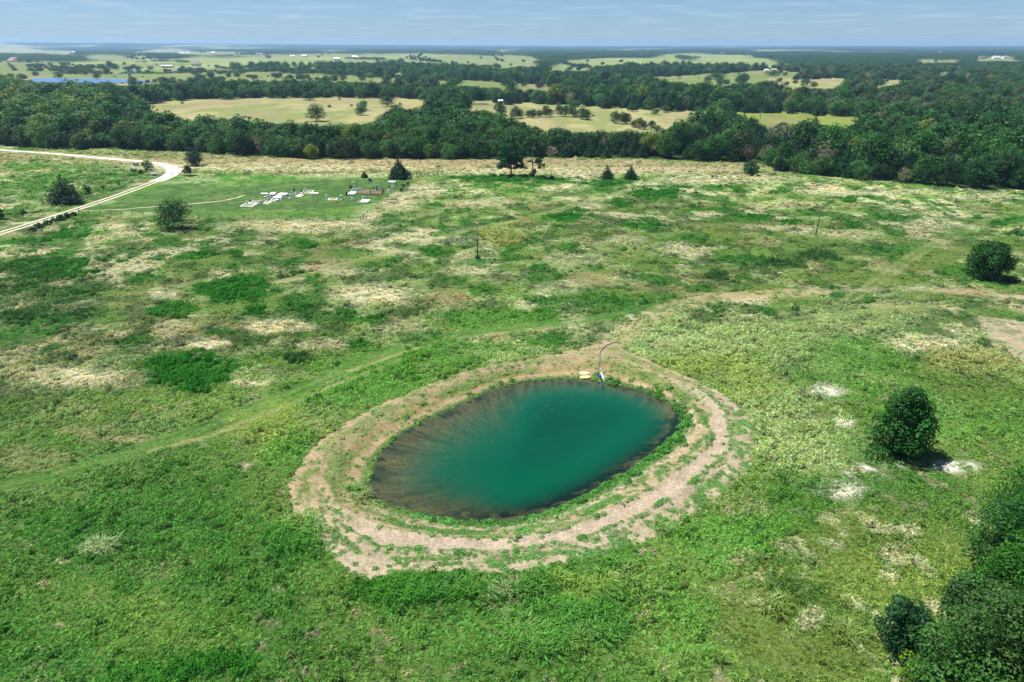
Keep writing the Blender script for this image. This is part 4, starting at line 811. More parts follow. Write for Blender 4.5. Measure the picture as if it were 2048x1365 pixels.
# bottom right copse
for i, (bx, by, ty, w, col, lab, n_) in enumerate([
    (2066, 1120, 915, 190, (62, 134, 30), "farthest tree of the copse in the bottom right corner", 11000), (1996, 1205, 1005, 150, (48, 108, 36), "dark tree on the meadow side of the bottom right copse", 10000),
    (2060, 1300, 1065, 220, (66, 130, 34), "broad tree at the right edge in the middle of the copse", 13000), (1935, 1310, 1150, 150, (66, 114, 50), "grey green tree behind the round dark bush of the copse", 9000),
    (1990, 1420, 1195, 250, (80, 122, 56), "grey green nearest tree of the copse with pale twigs", 14000), (2085, 1470, 1170, 250, (62, 126, 36), "tree cut off by the bottom right corner of the photo", 10000),
    (1890, 1440, 1265, 190, (68, 120, 46), "low spreading tree at the bottom edge of the copse", 10000), (1975, 1300, 1110, 130, (56, 122, 30), "bright middle tree filling the gap inside the copse", 8000)]):
    hero_tree("copse_tree", bx, by, ty, w, 'round', base(*col), lab, group="trees of the bottom right copse", nleaf=n_, size=.26, seed=60 + i, nc=64, cr=.14, r0=.16, base_f=.0, nl=18, bark=M_BARK_PALE if i in (3, 4) else M_BARK)
hero_tree("round_bush", 1797, 1302, 1200, 100, 'round', base(34, 88, 44), "round dark bush on its own beside the bottom right copse", "bush", nleaf=5200, size=.24, seed=71, nc=44, cr=.15, base_f=.0, r0=.1)
hero_tree("leafy_bush", 1838, 1385, 1325, 95, 'round', base(120, 158, 44), "yellow green bush at the bottom edge left of the copse", "bush", nleaf=3200, size=.22, seed=72, nc=30, cr=.15, base_f=.0, r0=.06)

def custom_tree(name, bx, by, clumps, twigs, col, label, nleaf, size, seed, r0, h):
    """clumps and trunk given in metres from the foot; x across, z up"""
    rng = np.random.default_rng(seed); X, Y, z = at(bx, by); t = thing(name, (X, Y, z), label, "tree")
    d = cloud(rng, clumps, nleaf, size); c = obj("crown", crown_mesh("crown", d, M_LEAF), t); c.color = (*col, 1)
    mb = MB(); mb.tube([(0, 0, -.3), (.05, 0, h * .3), (-.05, .05, h * .6), (.1, 0, h * .95)], [r0 * 1.3, r0, r0 * .8, r0 * .3], 8)
    for a, b in twigs:
        a, b = Vector(a), Vector(b); mb.tube([a, a.lerp(b, .5) + Vector((0, 0, .35)), b], [r0 * .5, r0 * .35, r0 * .12], 6)
    mb.build("trunk", M_BARK_PALE, t, True); return t
rr = np.random.default_rng(5); cl = []
for (x, z, rx, rz) in [(-3.6,4.2,1.5,.7),(-2.2,4.0,1.2,.6),(3.0,3.9,1.7,.55),(4.6,3.3,.9,.5),(-2.8,6.0,1.6,.8),(-1.2,6.2,1.3,.9),(1.6,6.0,1.6,1.0),(3.2,6.6,1.6,.9),(-3.6,7.9,1.3,.8),(-1.8,8.4,1.6,1.0),(.4,7.8,1.6,1.1),(2.6,8.2,1.5,.9),(-2.4,10.2,1.5,1.0),(0,10.2,1.7,1.2),(1.8,10.6,1.4,1.0),(-.8,12.2,1.5,1.1),(.6,13.2,1.1,.8),(-1.0,3.0,.8,.4),(-4.0,3.3,1.1,.5),(-3.1,5.0,1.3,.6),(-1.4,4.9,1.2,.7),(1.2,4.7,1.2,.7),(2.9,5.2,1.3,.6),(4.2,4.6,.9,.5),(0.1,5.6,1.5,.8),(-4.2,5.9,1.0,.5),(1.8,3.4,1.0,.4)]:
    for k in range(3): cl.append((x + rr.normal(0, .5), rr.normal(0, 1.6), z + rr.normal(0, .25), rx * .85, rx * .85, rz * 1.15, rr.random()))
custom_tree("layered_tree", 1022, 353, cl, [((0, 0, 2.6), c[:3]) for c in cl[:18:3]] + [((0, 0, 5.5), c[:3]) for c in cl[18:40:3]], base(40, 100, 42), "tall dark lone tree with layered branches, left of the central pair", 11500, .46, 81, .26, 12.5)
cl = []
for (x, z, rx, rz) in [(-2.6,12.2,1.1,.8),(-1.6,13.4,1.1,.8),(0,14.2,1.3,.8),(1.6,13.6,1.1,.8),(2.8,12.3,1.0,.7),(-1.2,11.6,.9,.6),(1.0,11.5,1.0,.6),(3.6,11.4,.8,.6),(-3.4,11.2,.7,.5),(2.0,6.4,1.1,1.2),(2.6,5.0,1.0,1.1),(1.4,5.6,.9,.8),(4.3,4.4,.6,.5),(3.9,6.9,.6,.5),(-1.4,8.4,.9,.6),(-1.2,5.6,.7,.4),(2.2,4.0,.8,.6)]:
    for k in range(2): cl.append((x + rr.normal(0, .3), rr.normal(0, 1.1), z + rr.normal(0, .2), rx * .75, rx * .75, rz, rr.random()))
for k in range(10): cl.append((rr.normal(-.2, .55), rr.normal(0, .5), .6 + rr.random() * 2.4, .6, .6, .6, .2))
custom_tree("slender_tree", 1065, 357, cl, [((0, 0, 9.6), c[:3]) for c in cl[:18:2]] + [((0, 0, 5.2), c[:3]) for c in cl[18:30:2]], base(76, 124, 52), "tall slender lone tree with ivy at its foot, right of the central pair", 4600, .42, 82, .2, 13.5)
for i, (bx, by, ty, w) in enumerate([(988,354,349,7),(1002,355,350,9),(1038,356,350,10),(1051,356,350,12),(1083,357,351,9),(1104,357,352,8)]):
    hero_tree("leafy_bush", bx, by, ty, w, 'round', base(34, 92, 44), "%s low bush from the left at the feet of the two tall lone trees" % ["first", "second", "third", "fourth", "fifth", "sixth"][i], "bush", "low bushes under the tall pair", nleaf=260, size=.32, seed=90 + i, nc=8, base_f=0, r0=.03)

# lone trees and hedges out in the far fields
rngF = np.random.default_rng(77)
def far_tree(sp_, bx, by, ty, wpx, label, group=None, col=None, name="broadleaf_tree", cat="tree"):
    X, Y, z = at(bx, by); return plant_tree(sp_, X, Y, max(top_height(bx, by, ty), .8), wpx * mpp(bx, by), label, group, col, name, cat, rngF, jit=.1)
for a in [('broadleaf',633,243,211,37,"big lone tree in the middle of the tan field"),('rounded',722,231,212,24,"lower part of the lone clump right of the big field tree"),('rounded',725,222,202,22,"upper tree of the lone clump right of the big field tree"),
          ('broadleaf',618,201,183,27,"bright green tree at the back edge of the tan field"),('broadleaf',767,202,186,22,"back tree of the three at the tan field's right end"),('broadleaf',776,214,193,30,"middle tree of the three at the tan field's right end"),('broadleaf',792,228,208,24,"front tree of the three at the tan field's right end"),
          ('cedar',862,212,189,34,"broad dark cedar right of the tan field"),('broadleaf',902,214,184,42,"large dark tree left of the grey brush heap"),('broadleaf',922,245,213,40,"tall dark tree rising out of the wood by the tan field"),
          ('broadleaf',1000,240,204,26,"pale tall tree in front of the small red shed"),('cedar',992,206,184,16,"dark cedar just behind the small red shed"),('cedar',1018,210,184,22,"dark tall cedar right of the small red shed"),
          ('rounded',1147,214,200,28,"rounded olive tree at the back of the striped field"),('broadleaf',1264,224,208,22,"tree on the back edge of the right tan field"),('rounded',1311,229,219,17,"small round tree, first of two in the right tan field"),('rounded',1331,226,213,18,"small round tree, second of two in the right tan field"),
          ('broadleaf',1014,176,158,28,"round tree at the right end of the pale green far field"),('rounded',398,147,138,21,"large bush in the hedge below the hip roofed house"),('rounded',260,155,148,6,"small dark tree alone in the lake pasture"),('rounded',268,138,129,10,"round tree near the small far stock pond"),
          ('rounded',19,132,126,8,"pointed little tree by the ranch house"),('rounded',24,137,129,10,"round bush in front of the ranch house"),('rounded',73,139,128,16,"lone round tree in the pasture above the lake"),('rounded',112,138,131,16,"wide low bush in the pasture above the lake"),('rounded',117,153,143,20,"bush at the lake shore left end"),
          ('rounded',482,150,138,22,"clump of bushes on the far pale rise"),('cedar',417,148,141,5,"tiny dark tree beside the slanting hedge"),('rounded',1545,152,143,30,"wide tree in the right hand pasture below the cabin"),('rounded',1730,178,165,36,"dark spreading tree at the end of the brown clearing"),('rounded',1760,172,160,20,"dark round tree inside the brown clearing"),
          ('rounded',1300,172,160,18,"tree at the left tip of the right hand pasture"),('rounded',1435,160,147,34,"broad tree clump in the middle of the right hand pasture"),('rounded',1372,148,141,10,"small tree on the top edge of the right hand pasture")]:
    far_tree(*a)
def hedge(pts, hpx, n, sp_, label, wf=1.0, jy=1.0):
    P = np.array(pts, float); d = np.concatenate([[0], np.cumsum(np.hypot(*np.diff(P, axis=0).T))])
    for i in range(n):
        u = (i + .5 + rngF.uniform(-.25, .25)) / n * d[-1]; x, y = np.interp(u, d, P[:, 0]), np.interp(u, d, P[:, 1]) + rngF.uniform(-jy, jy); hh = hpx * (.65 + .6 * rngF.random())
        far_tree(sp_, x, y, y - hh, max(hh * .9, d[-1] / n * 1.35) * wf, "%s %s, from the left" % ("first second third fourth fifth sixth seventh eighth ninth tenth eleventh twelfth thirteenth fourteenth fifteenth sixteenth".split()[i], label), label, name="hedge_tree")
hedge([(1025,238),(1060,236),(1120,232),(1150,236),(1180,241)], 21, 13, 'broadleaf', "tree in the dark row across the striped tan field")
hedge([(1224,247),(1250,248),(1268,256),(1292,258),(1320,265)], 20, 8, 'broadleaf', "tree in the short row at the striped field's lower right", jy=2)
hedge([(245,148),(330,147.5),(400,145),(455,143)], 4, 16, 'rounded', "bush in the thin hedge crossing the lake pasture", jy=.4)
hedge([(122,148),(150,150),(195,149),(215,150)], 12, 10, 'rounded', "tree of the dark grove above the lake")
hedge([(140,142),(175,140),(215,138),(235,141)], 12, 9, 'broadleaf', "back tree of the dark grove above the lake")
hedge([(372,169),(392,165),(410,159)], 7, 8, 'rounded', "bush in the slanting hedge right of the lake", jy=.5)
hedge([(430,137),(460,139),(500,137)], 7, 7, 'rounded', "bush in the hedge right of the hip roofed house")
hedge([(560,146),(600,148),(680,152),(700,152)], 10, 9, 'broadleaf', "tree on the crest of the pale green far field")
hedge([(690,118),(740,120),(770,121)], 5, 6, 'rounded', "tree behind the white gabled farm building", jy=.5)
hedge([(775,125),(790,126),(808,124)], 9, 4, 'rounded', "tree of the dark clump right of the farm buildings")
hedge([(905,134),(940,135),(1000,136)], 7, 8, 'rounded', "tree in the line across the far pale pasture", jy=.6)
hedge([(1700,188),(1750,190),(1840,182)], 12, 9, 'broadleaf', "tree in front of the brown clearing")
hedge([(850,176),(900,180),(940,178),(1000,182)], 6, 6, 'rounded', "small tree below the pale green far field")

# ------------------------------------------------------------------ farm buildings
ROOFC = {k: mat_plain("roof_" + k, c, .6, .15, .5, .3) for k, c in {'rust': (.19, .085, .065), 'white': (.80, .80, .78), 'dark': (.10, .075, .075), 'grey': (.42, .43, .45), 'tan': (.42, .30, .22), 'brown': (.28, .20, .18)}.items()}
WALLC = {k: mat_plain("wall_" + k, c, .8, .1, .5, .2) for k, c in {'brick': (.40, .27, .22), 'white': (.82, .82, .80), 'cream': (.62, .56, .46), 'tan': (.55, .43, .32), 'red': (.42, .045, .035)}.items()}
M_PANE_AND_SHADE = mat_plain("window_glass_and_bay_shade", (.03, .04, .05), .15, .1, 1, .5)
def house(hx, hy, wpx, wh, roof, wall, label, shape):
    X, Y, z = at(hx, hy); W = wpx * mpp(hx, hy); D = W * (.45 if shape == 'barn' else .62); rh = min(W * (.20 if shape != 'gable' else .24), 6.0); 
    if shape == 'barn': rh = W * .06
    t = thing("barn" if shape == 'barn' or 'barn' in label else "house", (X, Y + D / 2, z), label, "building", rz=math.radians(8 * math.sin(hx)))
    b = MB(); w2, d2 = W / 2, D / 2
    if shape == 'gable' or shape == 'barn':
        b.add([(-w2, -d2, -.3), (w2, -d2, -.3), (w2, d2, -.3), (-w2, d2, -.3), (-w2, -d2, wh), (w2, -d2, wh), (w2, d2, wh), (-w2, d2, wh), (-w2, 0, wh + rh), (w2, 0, wh + rh)],
              [(0, 1, 5, 4), (2, 3, 7, 6), (1, 2, 6, 9, 5), (3, 0, 4, 8, 7)])
    else: b.box((0, 0, wh / 2 - .15), (W, D, wh + .3))
    wl_ = b.build("wall", WALLC[wall], t)
    e = .4; r = MB(); th = .18
    if shape == 'hip':
        q = w2 * .45; v = [(-w2 - e, -d2 - e, wh), (w2 + e, -d2 - e, wh), (w2 + e, d2 + e, wh), (-w2 - e, d2 + e, wh), (-q, 0, wh + rh * 1.5), (q, 0, wh + rh * 1.5)]
        r.add(v, [(0, 1, 5, 4), (1, 2, 5), (2, 3, 4, 5), (3, 0, 4), (3, 2, 1, 0)])
    else:
        sl = rh / d2
        for s in (-1, 1):
            v = [(-w2 - e, s * (d2 + e), wh - e * sl + .02), (w2 + e, s * (d2 + e), wh - e * sl + .02), (w2 + e, 0, wh + rh + .02), (-w2 - e, 0, wh + rh + .02)]; v += [(a, c, d + th) for a, c, d in v]
            f = [(0, 1, 2, 3), (7, 6, 5, 4), (0, 4, 5, 1), (1, 5, 6, 2), (2, 6, 7, 3), (3, 7, 4, 0)]; r.add(v, f if s > 0 else [q[::-1] for q in f])
    ro = r.build("roof", ROOFC[roof], t)
    if shape == 'hip' and wall == 'cream': MB().box((w2 * .35, 0, wh + rh * 1.2), (1.0, 1.0, rh * 1.4)).build("chimney", WALLC['cream'], ro)
    nb = 4 if shape == 'barn' else (3 if W > 14 else 2)
    for i in range(nb):
        x = -w2 + W * (i + .5) / nb
        if shape == 'barn': MB().box((x, -d2 - .02, wh * .45), (W / nb * .78, .08, wh * .72)).build("bay_shade_panel", M_PANE_AND_SHADE, t)  # dark panel on the wall painting the shade of an open bay
        elif i == nb // 2 and nb == 3: MB().box((x, -d2 - .03, 1.05), (1.2, .08, 2.1)).build("door", M_BARK, t)
        else: MB().box((x, -d2 - .03, wh * .55), (1.6, .08, 1.3)).build("window", M_PANE_AND_SHADE, t)
    return t
for hh in HOUSES: house(*hh)
def brush_heap():
    rng = np.random.default_rng(8); X, Y, z = at(962, 210); mb = MB()
    for i in range(170):
        a = rng.random() * 6.283; q = math.sqrt(rng.random()); p = Vector((math.cos(a) * q * 7, math.sin(a) * q * 4, .2 + 2.6 * (1 - q) * rng.random())); d = Vector((rng.normal(), rng.normal(), rng.normal() * .35)).normalized() * (1.2 + rng.random() * 1.6)
        mb.tube([p - d, p + d], [.14, .05], 4)
    tag(mb.build("brush_heap", mat_plain("dead_wood", (.40, .36, .33), .95, .3, 2, .1), loc=(X, Y, z)), "grey heap of dead brush beside the small red shed", "brush heap")
brush_heap()

# ------------------------------------------------------------------ utility poles
def pole(bx, by, ty, lean, label):
    X, Y, z = at(bx, by); h = top_height(bx, by, ty); t = thing("utility_pole", (X, Y, z), label, "pole", "bare utility poles in the meadow")
    MB().tube([(0, 0, -.4), (lean * .5, 0, h * .5), (lean, 0, h)], [.14, .125, .1], 10).build("shaft", M_POLE, t, True)
    MB().tube([(lean, 0, h), (lean, 0, h + .12), (lean, 0, h + .2)], [.14, .14, .03], 8).build("cap", mat_plain("pole_cap_metal", (.5, .52, .55), .5, .1, 3, .4, 0, .3), t)
    return t
pole(955, 516, 448, 0.0, "upright bare wooden pole beside the yellow grass patch"); pole(1631, 472, 412, .5, "slightly leaning bare wooden pole in the right part of the meadow")
hero_tree("leafy_bush", 956, 521, 511, 11, 'round', base(36, 96, 44), "small dark bush at the foot of the upright bare pole", "bush", nleaf=300, size=.28, seed=95, nc=8, base_f=0, r0=.03)
for (bx, by, ty, lab) in [(1243,226,207,"thin far pole at the back of the right tan field"),(1520,238,222,"thin far pole in the yellow green field")]:
    X, Y, z = at(bx, by); t = thing("utility_pole", (X, Y, z), lab, "pole"); MB().tube([(0, 0, -.3), (0, 0, top_height(bx, by, ty))], [.2, .16], 8).build("shaft", M_POLE, t)

# ------------------------------------------------------------------ fences
def fence(pts, n, hgt, label, wires=3, braces=(), thick=.07, cat="fence"):
    P = np.array(pts, float); W = wpoly(pts); d = np.concatenate([[0], np.cumsum(np.hypot(*np.diff(W, axis=0).T))]); rng = np.random.default_rng(n)
    X0, Y0 = W[0]; z0 = gz1(X0, Y0); t = thing("wire_fence", (X0, Y0, z0), label, cat); pts3 = []
    for i in range(n + 1):
        u = d[-1] * i / n; x, y = np.interp(u, d, W[:, 0]), np.interp(u, d, W[:, 1]); z = gz1(x, y); pts3.append(Vector((x - X0, y - Y0, z - z0)))
    for i, p in enumerate(pts3):
        big = i in braces; k = thick * (1.6 if big else .8 + .4 * rng.random()); h = hgt * (1.15 if big else .88 + .24 * rng.random()); l = Vector((rng.normal(0, .04), rng.normal(0, .04), 0))
        MB().tube([p - Vector((0, 0, .3)), p + Vector((0, 0, h)) + l], [k, k * .9], 6).build("post", M_POST, t)
    for k in range(wires):
        hh = hgt * (.3 + .6 * k / max(wires - 1, 1)); MB().tube([p + Vector((0, 0, hh)) for p in pts3], .014, 3, False).build("wire", M_WIRE, t)
    for b in braces:
        for c in (b - 1, b + 1):
            if 0 <= c <= n: MB().tube([pts3[b] + Vector((0, 0, hgt * .85)), pts3[c] + Vector((0, 0, hgt * .8))], [.06, .06], 6).build("brace_rail", M_POST, t)
    return t
fence([(158,428),(300,433),(440,437),(560,439),(700,442),(722,442)], 25, 1.25, "dark post and wire fence along the near side of the cemetery", braces=(0, 24))
fence([(722,442),(740,426),(775,397),(805,374),(826,356)], 27, 1.25, "post and wire fence climbing the right side of the cemetery", braces=(1,))
fence([(826,356),(845,354),(865,353.5),(884,353)], 7, 1.7, "short stretch of taller posts behind the cemetery's far corner", braces=(2, 6), thick=.09)
fence([(480,357),(560,356),(640,356),(720,356.5),(820,357)], 16, 1.1, "thin wire fence along the back of the cemetery", thick=.05)
fence([(1415,354),(1432,353),(1448,352)], 6, 1.2, "short run of thin posts in the meadow beside a low bush", thick=.05)
def gate():
    X, Y, z = at(316, 350); m = mpp(316, 350); L_ = 5.0; t = thing("pipe_gate", (X - 1, Y, z), "pale open pipe gate beside the gravel bend", "gate", rz=math.radians(6)); mg = mat_plain("galvanised_pipe", (.62, .66, .62), .45, .1, 4, .4, 0, .3)
    MB().tube([(0, 0, .15), (0, 0, 1.25), (L_, 0, 1.25), (L_, 0, .15), (0, 0, .15)], .04, 6).build("gate_frame", mg, t)
    for k in range(4): MB().tube([(0, 0, .36 + .22 * k), (L_, 0, .36 + .22 * k)], .025, 6).build("rail", mg, t)
    for i, (bx, by, lab) in enumerate([(344.5,352,"stout gate post at the end of the gravel bend"),(356,351,"thin post, left of three at the gravel bend"),(358.5,350,"thin post, middle of three at the gravel bend"),(360.5,348.5,"thin post, right of three at the gravel bend")]):
        X, Y, z = at(bx, by); k = .16 if i == 0 else .09; o = MB().tube([(0, 0, -.3), (0, 0, 1.2), (0, 0, 1.32)], [k, k, k * .55], 8).build("gate_post", M_POST, loc=(X, Y, z)); tag(o, lab, "post", "posts by the gravel bend")
    X, Y, z = at(308, 352); t = thing("water_trough", (X, Y, z), "small blue grey metal trough beside the pipe gate", "trough", rz=.3); mt = mat_plain("trough_metal", (.20, .26, .34), .5, .2, 3, .4)
    MB().box((0, 0, .45), (1.5, .9, .8), taper=1.08).build("tank", mt, t); MB().box((0, 0, .875), (1.75, 1.08, .06)).build("rim", mat_plain("trough_rim", (.62, .68, .72), .5, .1, 3), t)
gate()
def bale(bx, by, label, rz, seed):
    X, Y, z = at(bx, by); R, L_ = .85, 1.5; t = thing("hay_bale", (X, Y, z), label, "hay bale", "hay bales by the gravel bend", rz); rng = np.random.default_rng(seed)
    v, f = [], []; n = 24; xs = np.linspace(-L_ / 2, L_ / 2, 7)
    for i, x in enumerate(xs):
        for k in range(n):
            a = 6.283 * k / n; r = R * (.985 + .03 * rng.random()) * (.94 if i in (0, 6) else 1); v.append((x, math.cos(a) * r, max(R - .06 + math.sin(a) * r, 0)))
    for i in range(6):
        for k in range(n): f.append((i * n + k, i * n + (k + 1) % n, (i + 1) * n + (k + 1) % n, (i + 1) * n + k))
    MB().add(v, f).build("straw_roll", mat_plain("old_hay", (.42, .38, .32), 1, .3, 5, .05, .6), t, True)
    for x, s in ((-L_ / 2, -1), (L_ / 2, 1)):
        e = MB(); q = [(x + s * .01, math.cos(6.283 * k / n) * R * .93, R - .06 + math.sin(6.283 * k / n) * R * .93) for k in range(n)] + [(x + s * .05, 0, R - .06)]; e.add(q, [(k, (k + 1) % n, n) if s > 0 else ((k + 1) % n, k, n) for k in range(n)]); e.build("rolled_end", mat_plain("hay_end", (.24, .17, .12), 1, .4, 9, .05, .5), t)
bale(268, 344.5, "nearer of the two grey round hay bales inside the gravel bend", math.radians(70), 1); bale(272, 332.5, "farther of the two grey round hay bales inside the gravel bend", math.radians(60), 2)

# ------------------------------------------------------------------ cemetery
FA, FB = wpoly([(722, 442), (826, 356)]); RZ = math.atan2(FB[1] - FA[1], FB[0] - FA[0]) - math.pi / 2
def stone(form, bx, by, hpx, wpx, mat, label, rz=0.0):
    X, Y, z = at(bx, by); m = mpp(bx, by); h, w = hpx * m * 1.05, wpx * m * 1.05; t = thing("gravestone" if form != 'obelisk' else "grave_obelisk", (X, Y, z), label, "gravestone", "gravestones in the fenced cemetery", RZ + rz)
    if form == 'tablet':
        bh = h * .2; MB().box((0, 0, bh / 2 - .08), (w * 1.3, .42, bh + .16)).build("base", M_STONE, t); n = 9; pr = [(-w / 2, 0), (w / 2, 0)] + [(w / 2 * math.cos(math.pi * k / n), h * .55 + (h * .25) * math.sin(math.pi * k / n)) for k in range(n + 1)]
        v = [(a, -.11, bh + b) for a, b in pr] + [(a, .11, bh + b) for a, b in pr]; k = len(pr); MB().add(v, [tuple(range(k)), tuple(range(2 * k - 1, k - 1, -1))] + [((i + 1) % k, i, k + i, k + (i + 1) % k) for i in range(k)]).build("slab", mat, t)
    elif form == 'column':
        MB().box((0, 0, h * .06 - .05), (w * 1.3, w * 1.3, h * .12 + .1)).build("base", M_STONE, t); MB().box((0, 0, h * .21), (w, w, h * .18)).build("plinth", mat, t); MB().box((0, 0, h * .60), (w * .72, w * .72, h * .60), taper=.86).build("shaft", mat, t); MB().box((0, 0, h * .95), (w * .82, w * .82, h * .10), taper=.6).build("cap", mat, t)
    elif form == 'obelisk':
        MB().box((0, 0, h * .05 - .05), (w * 1.35, w * 1.35, h * .10 + .1)).build("base", M_STONE, t); MB().box((0, 0, h * .19), (w, w, h * .18)).build("plinth", mat, t); MB().box((0, 0, h * .58), (w * .66, w * .66, h * .60), taper=.6).build("shaft", mat, t); MB().box((0, 0, h * .94), (w * .395, w * .395, h * .12), taper=.05).build("point", mat, t)
    elif form == 'block':
        MB().box((0, 0, h * .14 - .05), (w * 1.25, .6, h * .28 + .1)).build("base", M_STONE, t); MB().box((0, 0, h * .64), (w, .38, h * .72), taper=.93).build("die", mat, t)
    elif form == 'urn':
        MB().box((0, 0, h * .12 - .05), (w * .8, w * .8, h * .24 + .1)).build("base", M_STONE, t); MB().tube([(0, 0, h * .24), (0, 0, h * .35), (0, 0, h * .6), (0, 0, h * .85), (0, 0, h)], [w * .28, w * .46, w * .52, w * .42, w * .12], 12).build("boulder", mat, t, True)
    return t
S, Wt, Dk = M_STONE, M_STONE_W, M_STONE_D
for a in [('tablet',493.3,408.8,6.2,4.6,S,"square grey headstone at the front left grave plot"),('tablet',501.2,405.2,5,4.2,Dk,"dark headstone behind the front left headstone"),('tablet',506.6,402.2,6,3.2,S,"slim grey headstone at the back of the left plot"),('block',504.7,406.8,2.4,1.8,Wt,"tiny white marker in the left plot"),
          ('tablet',515.3,408.4,6,3.2,S,"grey headstone at the right corner of the left plot"),('block',520.5,406.2,5,3.6,S,"wide grey headstone beside the orange flowers"),('column',531.2,401.3,8,3.2,S,"leftmost of three tall slabs behind the flowers"),('column',534.6,400.2,8,3.0,S,"middle one of three tall slabs behind the flowers"),('tablet',538.6,399.2,8.4,5.2,S,"widest of three tall slabs behind the flowers"),
          ('urn',556.5,403.6,5,4.6,S,"rounded grey boulder marker in front of the white slab"),('block',562.2,400.5,2.6,2.6,Wt,"small white block at the corner of the white slab"),('column',581.6,397.3,8.4,3.4,Wt,"tallest pillar of the four in the middle row"),('block',578.6,398.4,2.4,3,Wt,"low white block at the foot of the middle row's tallest pillar"),
          ('column',586.9,394.8,7.6,3,Wt,"second pillar of the four in the middle row"),('column',591.7,392.2,6,2.4,S,"third pillar of the four in the middle row"),('column',597.4,390.8,4,2.0,S,"shortest pillar of the four in the middle row"),('tablet',582.5,384.3,4.2,3.2,S,"grey headstone standing alone behind the middle row"),('obelisk',592.0,386.0,6,2.6,Wt,"white statue like marker behind the middle row"),
          ('tablet',604.2,386.6,6.4,3.8,Dk,"dark headstone at the left end of the bordered pale plot"),('tablet',609.8,384.0,6.4,4.4,S,"grey headstone in the bordered pale plot"),('column',653.0,399.2,9.0,3.6,Wt,"white pillar standing alone left of centre"),('column',682.9,400.8,10,4.2,Wt,"white pillar standing alone on a stepped base in the centre"),
          ('block',704.3,401.4,5.6,4.6,S,"grey headstone with flowers in front of the right slab"),('column',726.0,399.4,6.0,3.0,Wt,"white pillar behind the right hand slab"),('tablet',729.8,396.5,3.6,2.4,S,"little tilted stone behind the right hand slab"),('tablet',719.0,404.6,3.6,2.0,S,"small stone at the upper left corner of the right slab"),('block',716.6,407.3,3.6,2.4,S,"small stone at the lower left corner of the right slab"),
          ('column',703.7,386.0,6.4,2.6,S,"first pillar of the crowded group, on the grey slab"),('column',706.4,384.2,5.8,2.2,Wt,"second pillar of the crowded group"),('column',709.0,383.0,5.8,2.2,S,"third pillar of the crowded group"),('obelisk',712.5,381.9,10.5,3.2,Wt,"tall white obelisk on the left of the crowded group"),('obelisk',715.4,379.6,11,3.0,S,"tall grey obelisk in the middle of the crowded group"),
          ('obelisk',719.0,378.0,9.5,2.8,S,"grey obelisk at the back of the crowded group"),('obelisk',721.3,387.2,9.5,3.4,Wt,"white pointed obelisk at the edge of the dirt plot"),('column',744.7,387.4,6.2,2.4,Wt,"white pillar inside the iron railed plot"),('column',748.4,385.2,5,2.4,S,"short grey pillar inside the iron railed plot"),('column',753.0,382.6,11,3.0,Dk,"tall dark pillar inside the iron railed plot"),
          ('obelisk',758.8,380.4,12.5,3.2,Wt,"tallest white obelisk behind the iron railed plot"),('block',775.8,383.8,3,3.6,Wt,"low white slanting stone right of the railed plot"),('block',778.8,381.4,4,2.8,S,"grey stone beside the low slanting stone"),('obelisk',785.7,373.9,8.4,3.6,Wt,"white obelisk near the right cemetery fence"),('tablet',740.2,365.4,8,6.0,Dk,"large dark square headstone alone at the back"),
          ('block',706.6,365.2,2.4,4.5,Wt,"low white marker at the back left of the obelisks"),('column',793.4,370.6,4.6,1.6,Dk,"small dark post stone, nearest the right fence"),('column',800.2,368.0,3.6,1.4,Dk,"small dark post stone, left of two at the far right"),('column',803.8,367.8,3.6,1.4,Dk,"small dark post stone, right of two at the far right")]:
    stone(*a)
def slab(c, hgt, mat, label, border=0.0, name="grave_slab", cat="grave slab"):
    W = wpoly(c); o = W.mean(0); z = gz1(*o); t = thing(name, (o[0], o[1], z), label, cat, "slabs and kerbs of the cemetery"); Q = W - o
    if border:
        for i in range(4):
            a, b = Q[i], Q[(i + 1) % 4]; d = (b - a) / np.hypot(*(b - a)); L_ = np.hypot(*(b - a)) - (border if i % 2 else -border); mid = (a + b) / 2; MB().box((mid[0], mid[1], hgt / 2 - .1 + (i % 2) * .01), (L_, border, hgt + .2), math.atan2(d[1], d[0])).build("kerb", mat, t)
        MB().prism([tuple(q * .94) for q in Q], -.1, hgt * .35).build("infill", mat_plain("plot_infill", (.20, .22, .10), 1, .3, 1.2, .05), t)
    else:
        MB().prism([tuple(q) for q in Q], -.1, hgt).build("slab", mat, t); MB().prism([tuple(q * .9) for q in Q], hgt - .01, hgt + .06).build("ledger", mat, t)
    return t
slab([(481,413.2),(502.5,414.2),(515,407.8),(493,407.2)], .22, M_STONE_W, "white kerbed plot at the front left of the cemetery", .34, "kerbed_plot", "grave plot"); slab([(497,406.6),(514,406.8),(521,402.8),(506,402.4)], .2, M_STONE_W, "white kerbed plot behind the front left plot", .3, "kerbed_plot", "grave plot")
slab([(527,406.8),(535,408.2),(543.5,404.2),(533,402.6)], .2, M_CONC, "tan kerbed plot right of the orange flowers", .3, "kerbed_plot", "grave plot"); slab([(540,402.2),(548,402.8),(554,398.6),(545,398.2)], .2, M_CONC, "narrow kerbed plot below the white slab", .28, "kerbed_plot", "grave plot")
slab([(544.7,397.2),(562,397.8),(565.5,393.8),(551,393.4)], .45, M_STONE_W, "bright white raised slab in the middle of the left group"); slab([(521,389.8),(535.6,389.8),(536.4,387.9),(522,387.9)], .4, M_STONE_W, "narrow white slab at the back left of the cemetery")
slab([(537.7,391),(548,391.4),(553,387),(544,386.6)], .5, M_STONE_W, "left of the two white vaults at the back"); slab([(553,391.6),(571,392.2),(577,388.6),(562,387.8)], .5, M_STONE_W, "right of the two white vaults at the back")
